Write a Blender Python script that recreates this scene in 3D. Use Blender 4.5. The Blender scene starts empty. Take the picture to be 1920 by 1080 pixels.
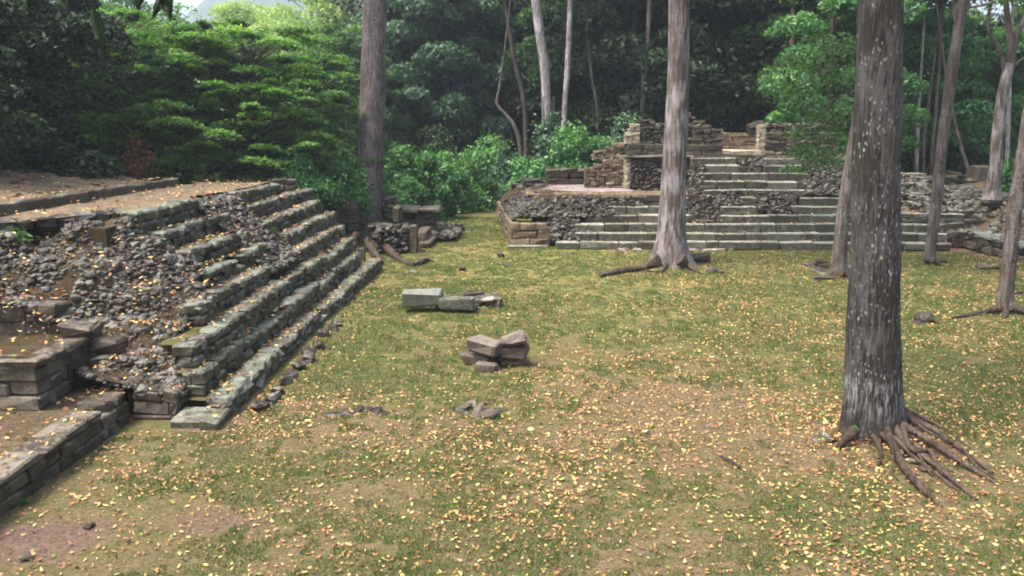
import bpy, math, random
import numpy as np
from mathutils import Vector, noise as mnoise
R = math.radians
rng = np.random.default_rng(7)
random.seed(7)
C = bpy.context.scene.collection
F = 1600.0                      # focal length in photo pixels (1920 wide)
H = 5.0                         # eye height, metres
TH = math.atan(302 / F)         # pitch down
PS = math.atan(24 / F)          # yaw to the left

# ------------------------------------------------------------------ camera geometry (used to turn measurements into metres)
fwd = np.array([-math.sin(PS) * math.cos(TH), math.cos(PS) * math.cos(TH), -math.sin(TH)])
right = np.array([math.cos(PS), math.sin(PS), 0.0])
up = np.cross(right, fwd)

def P(px, py, z=None, Y=None):
    d = fwd + right * (px - 960) / F + up * (540 - py) / F
    t = (z - H) / d[2] if z is not None else Y / d[1]
    return np.array([0, 0, H]) + d * t

def XA(px, Y, z=1.0):
    """X of the point seen at column px at distance Y (height z)"""
    lo = P(px, 238, Y=Y)
    return lo[0] * (1 - 0.0 * z)

# ------------------------------------------------------------------ mesh builder
class MB:
    def __init__(self):
        self.v = []; self.n = 0; self.f = []; self.t = []; self.m = []
    def add(self, v, f, tint=0.5, mat=0):
        v = np.asarray(v, float).reshape(-1, 3); f = np.asarray(f, int)
        self.v.append(v); self.f.append(f + self.n); self.n += len(v)
        t = np.full(len(f), tint) if np.isscalar(tint) else np.asarray(tint)
        self.t.append(t); self.m.append(np.full(len(f), mat))
    def build(self, name, mats, parent=None, smooth=False):
        v = np.concatenate(self.v)
        if parent is not None: v = v - np.array(parent.location)
        me = bpy.data.meshes.new(name)
        me.vertices.add(len(v)); me.vertices.foreach_set('co', v.ravel())
        loops = np.concatenate([f.ravel() for f in self.f])
        tot = np.concatenate([np.full(len(f), f.shape[1]) for f in self.f])
        start = np.concatenate([[0], np.cumsum(tot)[:-1]])
        me.loops.add(len(loops)); me.loops.foreach_set('vertex_index', loops)
        me.polygons.add(len(tot)); me.polygons.foreach_set('loop_start', start)
        me.polygons.foreach_set('loop_total', tot)
        me.polygons.foreach_set('material_index', np.concatenate(self.m))
        me.update(calc_edges=True)
        a = me.attributes.new('tint', 'FLOAT', 'FACE'); a.data.foreach_set('value', np.concatenate(self.t))
        me.polygons.foreach_set('use_smooth', np.full(len(tot), smooth))
        for m in (mats if isinstance(mats, (list, tuple)) else [mats]): me.materials.append(m)
        me.validate()
        o = bpy.data.objects.new(name, me); C.objects.link(o)
        if parent is not None: o.parent = parent
        return o

def tag(o, label=None, cat=None, group=None, kind=None):
    if label: o['label'] = label
    if cat: o['category'] = cat
    if group: o['group'] = group
    if kind: o['kind'] = kind
    return o

def empty(name, loc=(0, 0, 0), **k):
    o = bpy.data.objects.new(name, None); C.objects.link(o); o.location = Vector([float(c) for c in loc])
    o.empty_display_size = 0.3
    return tag(o, **k)

def copy_tree(o):
    c = o.copy(); C.objects.link(c)
    for ch in o.children:
        d = ch.copy(); C.objects.link(d); d.parent = c
        for g in ch.children:
            e = g.copy(); C.objects.link(e); e.parent = d
    return c

# ------------------------------------------------------------------ smooth noise (vectorised value noise)
_tab = rng.random((64, 64, 64))
def vn(p):
    p = np.asarray(p, float); i = np.floor(p).astype(int); f = p - i; f = f * f * (3 - 2 * f); i = i % 64; j = (i + 1) % 64
    def g(a, b, c): return _tab[a, b, c]
    x0, y0, z0 = i[..., 0], i[..., 1], i[..., 2]; x1, y1, z1 = j[..., 0], j[..., 1], j[..., 2]
    fx, fy, fz = f[..., 0], f[..., 1], f[..., 2]
    a = g(x0, y0, z0) * (1 - fx) + g(x1, y0, z0) * fx; b = g(x0, y1, z0) * (1 - fx) + g(x1, y1, z0) * fx
    c = g(x0, y0, z1) * (1 - fx) + g(x1, y0, z1) * fx; d = g(x0, y1, z1) * (1 - fx) + g(x1, y1, z1) * fx
    return (a * (1 - fy) + b * fy) * (1 - fz) + (c * (1 - fy) + d * fy) * fz
def n2(x, y, s=1.0, o=0.0):
    x = np.asarray(x, float); y = np.asarray(y, float)
    return vn(np.stack([x * s + o, y * s + o * 1.7, np.full_like(x, o)], -1))

# ------------------------------------------------------------------ templates
def _blk():
    V = {}; vs = []
    for sx in (-1, 1):
        for sy in (-1, 1):
            for sz in (-1, 1):
                for a in range(3):
                    V[(sx, sy, sz, a)] = len(vs); vs.append((sx, sy, sz, a))
    fs4 = []; fs3 = []
    for a in range(3):
        b, c = [i for i in range(3) if i != a]
        for s in (-1, 1):
            q = []
            for (sb, sc) in ((-1, -1), (1, -1), (1, 1), (-1, 1)):
                k = [0, 0, 0]; k[a] = s; k[b] = sb; k[c] = sc; q.append(V[(*k, a)])
            fs4.append(q)
    for a in range(3):
        b, c = [i for i in range(3) if i != a]
        for sb in (-1, 1):
            for sc in (-1, 1):
                k0 = [0, 0, 0]; k0[b] = sb; k0[c] = sc; k1 = list(k0); k0[a] = -1; k1[a] = 1
                fs4.append([V[(*k0, b)], V[(*k1, b)], V[(*k1, c)], V[(*k0, c)]])
    for sx in (-1, 1):
        for sy in (-1, 1):
            for sz in (-1, 1): fs3.append([V[(sx, sy, sz, a)] for a in range(3)])
    S = np.array([v[:3] for v in vs], float); A = np.array([v[3] for v in vs])
    pts = S.copy()
    for i in range(24):
        for a in range(3):
            if a != A[i]: pts[i, a] *= 0.8
    def orient(fs):
        out = []
        for f in fs:
            p = pts[f]; nrm = np.cross(p[1] - p[0], p[2] - p[0])
            out.append(f if nrm.dot(p.mean(0)) > 0 else f[::-1])
        return np.array(out)
    return S, A, orient(fs4), orient(fs3)
BS, BA, BQ, BT = _blk()

def rotm(rz, rx=0, ry=0):
    rz, rx, ry = np.broadcast_arrays(np.asarray(rz, float), np.asarray(rx, float), np.asarray(ry, float))
    cz, sz, cx, sx, cy, sy = np.cos(rz), np.sin(rz), np.cos(rx), np.sin(rx), np.cos(ry), np.sin(ry)
    o = np.zeros_like(cz); l = np.ones_like(cz)
    Z = np.stack([np.stack([cz, -sz, o], -1), np.stack([sz, cz, o], -1), np.stack([o, o, l], -1)], -2)
    X = np.stack([np.stack([l, o, o], -1), np.stack([o, cx, -sx], -1), np.stack([o, sx, cx], -1)], -2)
    Y = np.stack([np.stack([cy, o, sy], -1), np.stack([o, l, o], -1), np.stack([-sy, o, cy], -1)], -2)
    return Z @ X @ Y

def blocks(mb, cen, half, rz=0.0, rx=0.0, ry=0.0, bev=0.025, jit=0.012, tint=None, mat=0):
    cen = np.asarray(cen, float).reshape(-1, 3); n = len(cen)
    if n == 0: return
    half = np.broadcast_to(np.asarray(half, float), (n, 3))
    v = S = BS[None] * half[:, None, :]
    b = np.minimum(bev, half.min(1) * 0.4)[:, None, None]
    inset = (np.arange(3)[None, :] != BA[:, None]).astype(float)[None]
    v = S - BS[None] * inset * b
    cj = rng.normal(0, jit, (n, 8, 3)); v = v + np.repeat(cj, 3, axis=1)
    v = v + rng.normal(0, jit * 0.3, v.shape)
    M = rotm(np.broadcast_to(rz, n), np.broadcast_to(rx, n), np.broadcast_to(ry, n))
    v = np.einsum('nij,nkj->nki', M, v) + cen[:, None, :]
    off = (np.arange(n) * 24)[:, None, None]
    t = rng.random(n) if tint is None else np.broadcast_to(tint, n)
    base = v.reshape(-1, 3)
    mb.add(base, (BQ[None] + off).reshape(-1, 4), np.repeat(t, len(BQ)), mat)
    k = mb.n - len(base)
    mb.f.append((BT[None] + off).reshape(-1, 3) + k); mb.t.append(np.repeat(t, len(BT))); mb.m.append(np.full(n * len(BT), mat))

def _ico(sub):
    t = (1 + 5 ** 0.5) / 2
    v = [(-1, t, 0), (1, t, 0), (-1, -t, 0), (1, -t, 0), (0, -1, t), (0, 1, t), (0, -1, -t), (0, 1, -t), (t, 0, -1), (t, 0, 1), (-t, 0, -1), (-t, 0, 1)]
    f = [(0, 11, 5), (0, 5, 1), (0, 1, 7), (0, 7, 10), (0, 10, 11), (1, 5, 9), (5, 11, 4), (11, 10, 2), (10, 7, 6), (7, 1, 8), (3, 9, 4), (3, 4, 2), (3, 2, 6), (3, 6, 8), (3, 8, 9), (4, 9, 5), (2, 4, 11), (6, 2, 10), (8, 6, 7), (9, 8, 1)]
    v = [np.array(p, float) / np.linalg.norm(p) for p in v]
    for _ in range(sub):
        c = {}; g = []
        def mid(a, b):
            k = (min(a, b), max(a, b))
            if k not in c:
                m = v[a] + v[b]; v.append(m / np.linalg.norm(m)); c[k] = len(v) - 1
            return c[k]
        for a, b, d in f:
            x, y, z = mid(a, b), mid(b, d), mid(d, a); g += [(a, x, z), (b, y, x), (d, z, y), (x, y, z)]
        f = g
    return np.array(v), np.array(f)
IV, IF = _ico(1)
IV2, IF2 = _ico(3)

def rocks(mb, cen, size, flat=0.6, tint=None, mat=0, hi=False, clip=.5):
    cen = np.asarray(cen, float).reshape(-1, 3); n = len(cen)
    if n == 0: return
    V, Fc = (IV2, IF2) if hi else (IV, IF)
    size = np.broadcast_to(np.asarray(size, float), n)
    sc = size[:, None] * np.stack([rng.uniform(0.8, 1.35, n), rng.uniform(0.65, 1.0, n), rng.uniform(flat * 0.7, flat * 1.25, n)], -1)
    # angular: clip against random planes
    v = np.broadcast_to(V, (n,) + V.shape).copy()
    for _ in range(6):
        d = rng.normal(size=(n, 3)); d /= np.linalg.norm(d, axis=1, keepdims=True)
        h = rng.uniform(clip, 0.9, n)
        k = np.einsum('nij,nj->ni', v, d) - h[:, None]
        v -= np.maximum(k, 0)[..., None] * d[:, None, :]
    v += rng.normal(0, 0.02 if hi else 0.04, v.shape)
    v *= sc[:, None, :]
    M = rotm(rng.uniform(0, 6.28, n), rng.normal(0, 0.3, n), rng.normal(0, 0.3, n))
    v = np.einsum('nij,nkj->nki', M, v) + cen[:, None, :]
    off = (np.arange(n) * len(V))[:, None, None]
    t = rng.random(n) if tint is None else np.broadcast_to(tint, n)
    mb.add(v.reshape(-1, 3), (Fc[None] + off).reshape(-1, 3), np.repeat(t, len(Fc)), mat)

def box(mb, x0, x1, y0, y1, z0, z1, mat=0, tint=0.5):
    v = [(x, y, z) for x in (x0, x1) for y in (y0, y1) for z in (z0, z1)]
    f = [(0, 1, 3, 2), (4, 6, 7, 5), (0, 4, 5, 1), (2, 3, 7, 6), (0, 2, 6, 4), (1, 5, 7, 3)]
    mb.add(v, f, tint, mat)

def patch(mb, x0, x1, y0, y1, z, res=0.25, amp=0.04, mat=0, tint=0.5, zf=None):
    """a lumpy horizontal sheet"""
    nx = max(2, int(abs(x1 - x0) / res) + 1); ny = max(2, int(abs(y1 - y0) / res) + 1)
    X, Y = np.meshgrid(np.linspace(x0, x1, nx), np.linspace(y0, y1, ny))
    Z = (zf(X, Y) if zf else np.full_like(X, z)) + (n2(X, Y, 2.1, 3) - 0.5) * amp * 2 + (n2(X, Y, 6, 9) - .5) * amp * .8
    v = np.stack([X, Y, Z], -1).reshape(-1, 3)
    i = np.arange((ny - 1) * (nx)).reshape(ny - 1, nx)[:, :-1].ravel()
    mb.add(v, np.stack([i, i + 1, i + nx + 1, i + nx], -1), tint, mat)

def wall(mb, p0, p1, z0, z1, ch=0.22, bl=0.42, dep=0.35, top=None, jit=0.012, bev=0.025, mat=0, skip=0.0, tint=None):
    """coursed masonry; face runs p0 -> p1, body lies to the left of that direction"""
    p0 = np.array(p0, float)[:2]; p1 = np.array(p1, float)[:2]; L = np.linalg.norm(p1 - p0)
    if L < 0.05: return
    d = (p1 - p0) / L; nrm = np.array([-d[1], d[0]]); a = math.atan2(d[1], d[0])
    nc = max(1, round((z1 - z0) / ch)); hh = (z1 - z0) / nc
    cen = []; half = []
    for c in range(nc):
        s = -rng.uniform(0, bl * 0.5)
        while s < L - 0.02:
            w = bl * rng.uniform(0.6, 1.5)
            s0 = max(0, s); s1 = min(L, s + w)
            if L - s1 < bl * .3: s1 = L
            zc = z0 + hh * (c + 0.5)
            lim = top((s0 + s1) / 2) if top else 1e9
            if s1 - s0 > 0.06 and zc <= lim and rng.random() >= skip:
                off = rng.normal(0, 0.012)
                m = p0 + d * (s0 + s1) / 2 + nrm * (dep / 2 + off)
                cen.append((m[0], m[1], zc)); half.append(((s1 - s0) / 2 - 0.006, dep / 2, hh / 2 - 0.004))
            s = s1 if s1 > s else s + w
            if s1 >= L: break
    blocks(mb, cen, np.array(half).reshape(-1, 3), rz=a, jit=jit, bev=bev, mat=mat, tint=tint)

# ------------------------------------------------------------------ materials
class NT:
    def __init__(self, name):
        self.m = bpy.data.materials.new(name); self.m.use_nodes = True
        self.t = self.m.node_tree; self.t.nodes.clear()
        self.out = self.t.nodes.new('ShaderNodeOutputMaterial')
    def n(self, typ, **k):
        nd = self.t.nodes.new('ShaderNode' + typ)
        for a, b in k.items():
            if a.startswith('i_'): nd.inputs[a[2:].replace('_', ' ')].default_value = b
            else: setattr(nd, a, b)
        return nd
    def l(self, a, b): self.t.links.new(a, b)
    def noise(self, vec, scale, detail=4, rough=0.55, dist=0):
        nd = self.n('TexNoise'); nd.inputs['Scale'].default_value = scale; nd.inputs['Detail'].default_value = detail
        nd.inputs['Roughness'].default_value = rough; nd.inputs['Distortion'].default_value = dist
        if vec is not None: self.l(vec, nd.inputs['Vector'])
        return nd.outputs[0]
    def vor(self, vec, scale, feature='F1'):
        nd = self.n('TexVoronoi'); nd.feature = feature; nd.inputs['Scale'].default_value = scale; self.l(vec, nd.inputs['Vector'])
        return nd.outputs['Distance']
    def ramp(self, fac, stops, interp='LINEAR'):
        nd = self.n('ValToRGB'); cr = nd.color_ramp; cr.interpolation = interp
        while len(cr.elements) < len(stops): cr.elements.new(0.5)
        for e, (p, c) in zip(cr.elements, stops):
            e.position = p; e.color = (c, c, c, 1) if np.isscalar(c) else (*c, 1)
        self.l(fac, nd.inputs[0]); return nd.outputs[0]
    def mix(self, fac, a, b, mode='MIX'):
        nd = self.n('Mix', data_type='RGBA', blend_type=mode)
        for s, x in ((nd.inputs[0], fac), (nd.inputs[6], a), (nd.inputs[7], b)):
            if hasattr(x, 'is_linked') or hasattr(x, 'links'): self.l(x, s)
            elif np.isscalar(x): s.default_value = x if s == nd.inputs[0] else (x, x, x, 1)
            else: s.default_value = (*x, 1)
        return nd.outputs[2]
    def math(self, op, a, b=None):
        nd = self.n('Math', operation=op)
        for s, x in ((nd.inputs[0], a), (nd.inputs[1], b)):
            if x is None: continue
            if np.isscalar(x): s.default_value = x
            else: self.l(x, s)
        return nd.outputs[0]
    def attr(self, name): return self.n('Attribute', attribute_name=name).outputs['Fac']
    def coord(self, which='Object'): return self.n('TexCoord').outputs[which]
    def mapping(self, vec, scale):
        nd = self.n('Mapping'); nd.inputs['Scale'].default_value = scale; self.l(vec, nd.inputs['Vector']); return nd.outputs[0]
    def bsdf(self, col, rough=0.8, spec=0.3, bump=None, bd=0.02, bs=1.0):
        b = self.n('BsdfPrincipled')
        for s, x in ((b.inputs['Base Color'], col), (b.inputs['Roughness'], rough)):
            if np.isscalar(x): s.default_value = x
            elif isinstance(x, tuple): s.default_value = (*x, 1)
            else: self.l(x, s)
        b.inputs['Specular IOR Level'].default_value = spec
        if bump is not None:
            bp = self.n('Bump'); bp.inputs['Distance'].default_value = bd; bp.inputs['Strength'].default_value = bs
            self.l(bump, bp.inputs['Height']); self.l(bp.outputs[0], b.inputs['Normal'])
        return b.outputs[0]
    def done(self, sh): self.l(sh, self.out.inputs[0]); return self.m

def stone(name, dark, mid, pale, moss, palek=0.5, mossk=0.5, rough=0.6, toplight=0.0):
    t = NT(name); g = t.n('NewGeometry'); pos = g.outputs['Position']
    n1 = t.noise(pos, 1.3, 5, 0.6); n3 = t.noise(pos, 7, 6, 0.65, 0.6); n4 = t.noise(pos, 28, 4, 0.6)
    tn = t.attr('tint')
    base = t.mix(t.ramp(n3, [(0.35, 0), (0.68, 1)]), dark, mid)
    base = t.mix(t.math('MULTIPLY', t.ramp(tn, [(0, 0), (1, 1)]), 0.55), base, mid)
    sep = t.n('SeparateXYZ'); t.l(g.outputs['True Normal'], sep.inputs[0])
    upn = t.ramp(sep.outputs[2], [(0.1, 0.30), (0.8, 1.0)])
    lich_toplit = t.math('MULTIPLY', t.ramp(t.math('ADD', n3, t.math('MULTIPLY', t.math('SUBTRACT', tn, 0.5), 0.28)), [(0.47, 0), (0.58, 1)]), palek)
    lich_toplit = t.math('MULTIPLY', lich_toplit, upn)  # lichen, strengthened on upward faces to paint in light caught by the tops
    base = t.mix(lich_toplit, base, pale)
    ms = t.math('MULTIPLY', t.ramp(t.noise(pos, 2.6, 5, 0.6, 0.4), [(0.46, 0), (0.62, 1)]), mossk)
    base = t.mix(ms, base, moss)
    if toplight:  # sky light on upward faces painted in with the pale colour
        toplight_fac = t.math('MULTIPLY', t.ramp(sep.outputs[2], [(0.55, 0), (0.9, toplight)]), t.ramp(t.noise(pos, 4, 5, .75), [(0.40, 0.1), (0.58, 1)]))
        base = t.mix(toplight_fac, base, pale)
    sp = t.ramp(t.vor(pos, 22), [(0.10, 1), (0.2, 0)])
    spots = t.math('MULTIPLY', sp, t.ramp(n1, [(0.45, 0), (0.6, 0.6)]))
    base = t.mix(spots, base, pale)
    base = t.mix(t.ramp(n4, [(0.3, 0.45), (0.6, 0)]), base, (0.012, 0.010, 0.008))
    h = t.math('ADD', t.math('MULTIPLY', n3, 0.8), t.math('MULTIPLY', n4, 0.4))
    return t.done(t.bsdf(base, t.ramp(n3, [(0.3, rough - .12), (0.7, rough + .2)]), 0.4, h, 0.035, 0.9))

M = {}
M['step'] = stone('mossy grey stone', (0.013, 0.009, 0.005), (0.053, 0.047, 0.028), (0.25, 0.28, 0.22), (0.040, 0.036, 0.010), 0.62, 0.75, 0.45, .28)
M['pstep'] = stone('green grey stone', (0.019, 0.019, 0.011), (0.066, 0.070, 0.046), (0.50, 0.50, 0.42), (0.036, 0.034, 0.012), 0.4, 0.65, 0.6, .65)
M['wall'] = stone('brown masonry', (0.018, 0.013, 0.008), (0.070, 0.054, 0.034), (0.29, 0.26, 0.20), (0.030, 0.028, 0.010), 0.5, 0.5, 0.6)
M['tan'] = stone('tan plaster masonry', (0.06, 0.043, 0.024), (0.20, 0.15, 0.092), (0.42, 0.36, 0.27), (0.045, 0.036, 0.02), 0.5, 0.55, 0.8)
M['cream'] = stone('sunlit cream masonry', (0.17, 0.135, 0.088), (0.38, 0.32, 0.225), (0.60, 0.54, 0.43), (0.12, 0.095, 0.05), 0.6, 0.35, 0.8)  # sunlit look of temple pier, jamb and sill is put into this colour
M['rubble'] = stone('rubble stone', (0.011, 0.008, 0.004), (0.044, 0.034, 0.021), (0.24, 0.245, 0.21), (0.028, 0.020, 0.008), 0.55, 0.7, 0.40)
M['palestone'] = stone('pale stone', (0.035, 0.035, 0.024), (0.088, 0.088, 0.066), (0.25, 0.27, 0.23), (0.07, 0.075, 0.04), 0.7, 0.3, 0.6)
M['brownstone'] = stone('brown stone', (0.040, 0.030, 0.020), (0.105, 0.080, 0.056), (0.27, 0.24, 0.20), (0.035, 0.03, 0.018), 0.45, 0.35, 0.65)

def soilmat(name, a, b, c, moss=None, mk=0.0):
    t = NT(name); g = t.n('NewGeometry'); pos = g.outputs['Position']
    n1 = t.noise(pos, 2.2, 5, 0.65); n2_ = t.noise(pos, 14, 5, 0.7); n3 = t.noise(pos, 60, 3, 0.6)
    col = t.mix(t.ramp(n1, [(0.35, 0), (0.65, 1)]), a, b)
    col = t.mix(t.ramp(n2_, [(0.45, 0), (0.7, 0.8)]), col, c)
    if moss: col = t.mix(t.math('MULTIPLY', t.ramp(t.noise(pos, 3.3, 5, 0.6), [(0.38, 0), (0.6, 1)]), mk), col, moss)
    h = t.math('ADD', n2_, t.math('MULTIPLY', n3, 0.5))
    return t.done(t.bsdf(col, 0.9, 0.15, h, 0.03, 0.8))
M['tread'] = soilmat('mossy tread', (0.055, 0.050, 0.018), (0.10, 0.085, 0.045), (0.15, 0.11, 0.065), (0.070, 0.080, 0.018), 0.85)
M['ptread'] = soilmat('leafy tread', (0.09, 0.075, 0.05), (0.15, 0.12, 0.08), (0.34, 0.27, 0.17), (0.08, 0.08, 0.03), 0.4)
M['litter'] = soilmat('dusty platform floor', (0.09, 0.064, 0.042), (0.18, 0.13, 0.092), (0.33, 0.25, 0.19), (0.09, 0.085, 0.03), 0.5)
M['lowfloor'] = soilmat('brown leafy earth', (0.045, 0.032, 0.020), (0.10, 0.072, 0.046), (0.19, 0.135, 0.09), (0.05, 0.048, 0.018), 0.6)
M['dirt'] = soilmat('dark rubble earth', (0.028, 0.019, 0.010), (0.060, 0.040, 0.022), (0.12, 0.08, 0.045), (0.03, 0.03, 0.01), 0.5)
M['plaster'] = soilmat('pinkish lime plaster floor', (0.25, 0.205, 0.20), (0.42, 0.36, 0.36), (0.13, 0.10, 0.085))

def barkmat(name, dark, mid, pale, pk=0.5, moss=None, scale=1.0, spots=0.0, furrow=0.03, band=False):
    t = NT(name); oc = t.coord('Object'); st = t.mapping(oc, (9 * scale, 9 * scale, 1.1 * scale)); iso = t.mapping(oc, (1, 1, 0.55))
    n1 = t.noise(st, 1.6, 6, 0.65, 0.35); n2_ = t.noise(iso, 2.0, 4, 0.6); n3 = t.noise(t.mapping(oc, (1, 1, .7)), 22, 5, 0.7)
    col = t.mix(t.ramp(n1, [(0.36, 0), (0.6, 1)]), dark, mid)
    col = t.mix(t.math('MULTIPLY', t.ramp(t.math('ADD', t.math('MULTIPLY', n1, 0.5), t.math('MULTIPLY', n2_, 0.6)), [(0.52, 0), (0.64, 1)]), pk), col, pale)
    if spots:
        sp = t.math('MULTIPLY', t.ramp(t.vor(t.mapping(t.mix(0.06, oc, t.n('TexNoise', i_Scale=9.0).outputs[1], 'ADD'), (1, 1, 0.42)), 21), [(0.17, 1), (0.33, 0)]), t.ramp(t.noise(oc, 1.6, 4, 0.6), [(0.42, 0.0), (0.6, spots)]))
        sp = t.math('MULTIPLY', sp, t.ramp(n3, [(0.40, 0), (0.55, 1)]))
        col = t.mix(sp, col, (0.50, 0.50, 0.52))
    if moss: col = t.mix(t.ramp(t.noise(iso, 0.9, 4, 0.6), [(0.5, 0), (0.66, 0.75)]), col, moss)
    if band:
        sx = t.n('SeparateXYZ'); t.l(oc, sx.inputs[0]); zz = t.math('ADD', sx.outputs[2], t.math('MULTIPLY', t.noise(iso, 3, 4, .7), .5))
        bd_ = t.math('MULTIPLY', t.ramp(t.math('MULTIPLY', zz, .5), [(0.36, 0), (0.52, .62), (0.64, .55), (0.70, 0)]), t.ramp(n1, [(0.46, 0), (0.62, 1)]))
        col = t.mix(bd_, col, (0.36, 0.35, 0.36))
    h = t.math('ADD', n1, t.math('MULTIPLY', n3, 0.3))
    return t.done(t.bsdf(col, 0.75, 0.3, h, furrow, 1.0))
M['bark_near'] = barkmat('dark furrowed bark', (0.008, 0.007, 0.005), (0.040, 0.036, 0.031), (0.130, 0.125, 0.125), 0.5, (0.022, 0.016, 0.009), 1.6, 0.8, 0.07, True)
M['bark_left'] = barkmat('purple grey bark', (0.035, 0.028, 0.027), (0.105, 0.085, 0.084), (0.21, 0.18, 0.185), 0.45, (0.035, 0.026, 0.02), 1.0, 0.7, 0.04)
M['bark_pale'] = barkmat('pale peeling bark', (0.035, 0.026, 0.020), (0.125, 0.104, 0.094), (0.29, 0.265, 0.28), 0.75, (0.04, 0.03, 0.02), 0.6, 0.3, 0.03)
M['bark_thin'] = barkmat('reddish grey bark', (0.035, 0.025, 0.018), (0.078, 0.066, 0.058), (0.17, 0.155, 0.15), 0.6, (0.06, 0.042, 0.028), 0.8, 0.6, 0.02)
M['bark_dark'] = barkmat('dark forest bark', (0.018, 0.014, 0.011), (0.055, 0.045, 0.036), (0.12, 0.11, 0.10), 0.4)
M['bark_grey'] = barkmat('grey forest bark', (0.09, 0.08, 0.075), (0.24, 0.22, 0.22), (0.42, 0.40, 0.42), 0.7)
M['root'] = barkmat('brown root bark', (0.016, 0.010, 0.006), (0.050, 0.033, 0.022), (0.13, 0.095, 0.075), 0.4, None, 1.2, 0.2, 0.02)

def leafmat(name, a, b, c, tr=0.3, rough=0.5, trc=None):
    t = NT(name); tn = t.attr('tint')
    col = t.ramp(tn, [(0.0, a), (0.5, b), (1.0, c)])
    b1 = t.bsdf(col, rough, 0.35)
    tl = t.n('BsdfTranslucent'); t.l(t.mix(1.0, col, trc or (1.3, 1.5, 0.6), 'MULTIPLY'), tl.inputs[0])
    mx = t.n('MixShader'); mx.inputs[0].default_value = tr; t.l(b1, mx.inputs[1]); t.l(tl.outputs[0], mx.inputs[2])
    return t.done(mx.outputs[0])
M['lf_mid'] = leafmat('mid green leaves', (0.018, 0.048, 0.013), (0.055, 0.130, 0.032), (0.13, 0.25, 0.06))
M['lf_dark_shade'] = leafmat('shade dark green leaves', (0.004, 0.010, 0.004), (0.012, 0.028, 0.009), (0.038, 0.074, 0.022), 0.2)  # canopy shade of the dark trees is put into this leaf colour
M['lf_blue'] = leafmat('blue green leaves', (0.018, 0.048, 0.026), (0.058, 0.125, 0.070), (0.15, 0.255, 0.145), 0.26)
M['lf_layer'] = leafmat('bright layered leaves', (0.022, 0.070, 0.016), (0.100, 0.210, 0.050), (0.27, 0.42, 0.11), 0.4)
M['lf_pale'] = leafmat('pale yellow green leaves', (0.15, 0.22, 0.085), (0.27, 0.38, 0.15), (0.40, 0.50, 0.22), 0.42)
M['lf_vine'] = leafmat('glossy vine leaves', (0.016, 0.055, 0.018), (0.058, 0.170, 0.052), (0.16, 0.35, 0.10), 0.32, 0.4)
M['lf_fall'] = leafmat('fallen leaves', (0.26, 0.13, 0.06), (0.56, 0.38, 0.17), (0.76, 0.62, 0.32), 0.15, 0.6, (1.1, 0.9, 0.5))
M['dry'] = leafmat('dry rust foliage', (0.16, 0.07, 0.03), (0.30, 0.14, 0.07), (0.45, 0.26, 0.14), 0.2)
M['grass'] = leafmat('grass blades', (0.036, 0.066, 0.017), (0.080, 0.130, 0.033), (0.22, 0.23, 0.08), 0.3, 0.6)
# fallen leaf colours as a wider ramp
def fallmat():
    t = NT('fallen leaf colours'); tn = t.attr('tint')
    col = t.ramp(tn, [(0.0, (0.07, 0.040, 0.022)), (0.25, (0.17, 0.085, 0.042)), (0.45, (0.36, 0.175, 0.075)), (0.62, (0.47, 0.27, 0.115)), (0.80, (0.56, 0.40, 0.165)), (0.93, (0.58, 0.47, 0.15)), (1.0, (0.17, 0.24, 0.05))])
    return t.done(t.bsdf(col, 0.55, 0.3))
M['lf_fall'] = fallmat()

# ------------------------------------------------------------------ ground
tree3 = P(1640, 822, z=0)
def gh(x, y):
    x = np.asarray(x, float); y = np.asarray(y, float)
    h = (n2(x, y, 0.33, 5) - 0.5) * 0.10 + (n2(x, y, 1.7, 8) - 0.5) * 0.035
    r = np.hypot(x - tree3[0] - .3, y - tree3[1] + .3)
    h = h + 0.16 * np.exp(-(r / 1.1) ** 2)
    h = h + 1.3 * np.clip((y - 50) / 12, 0, 1) ** 1.5
    return h

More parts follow.
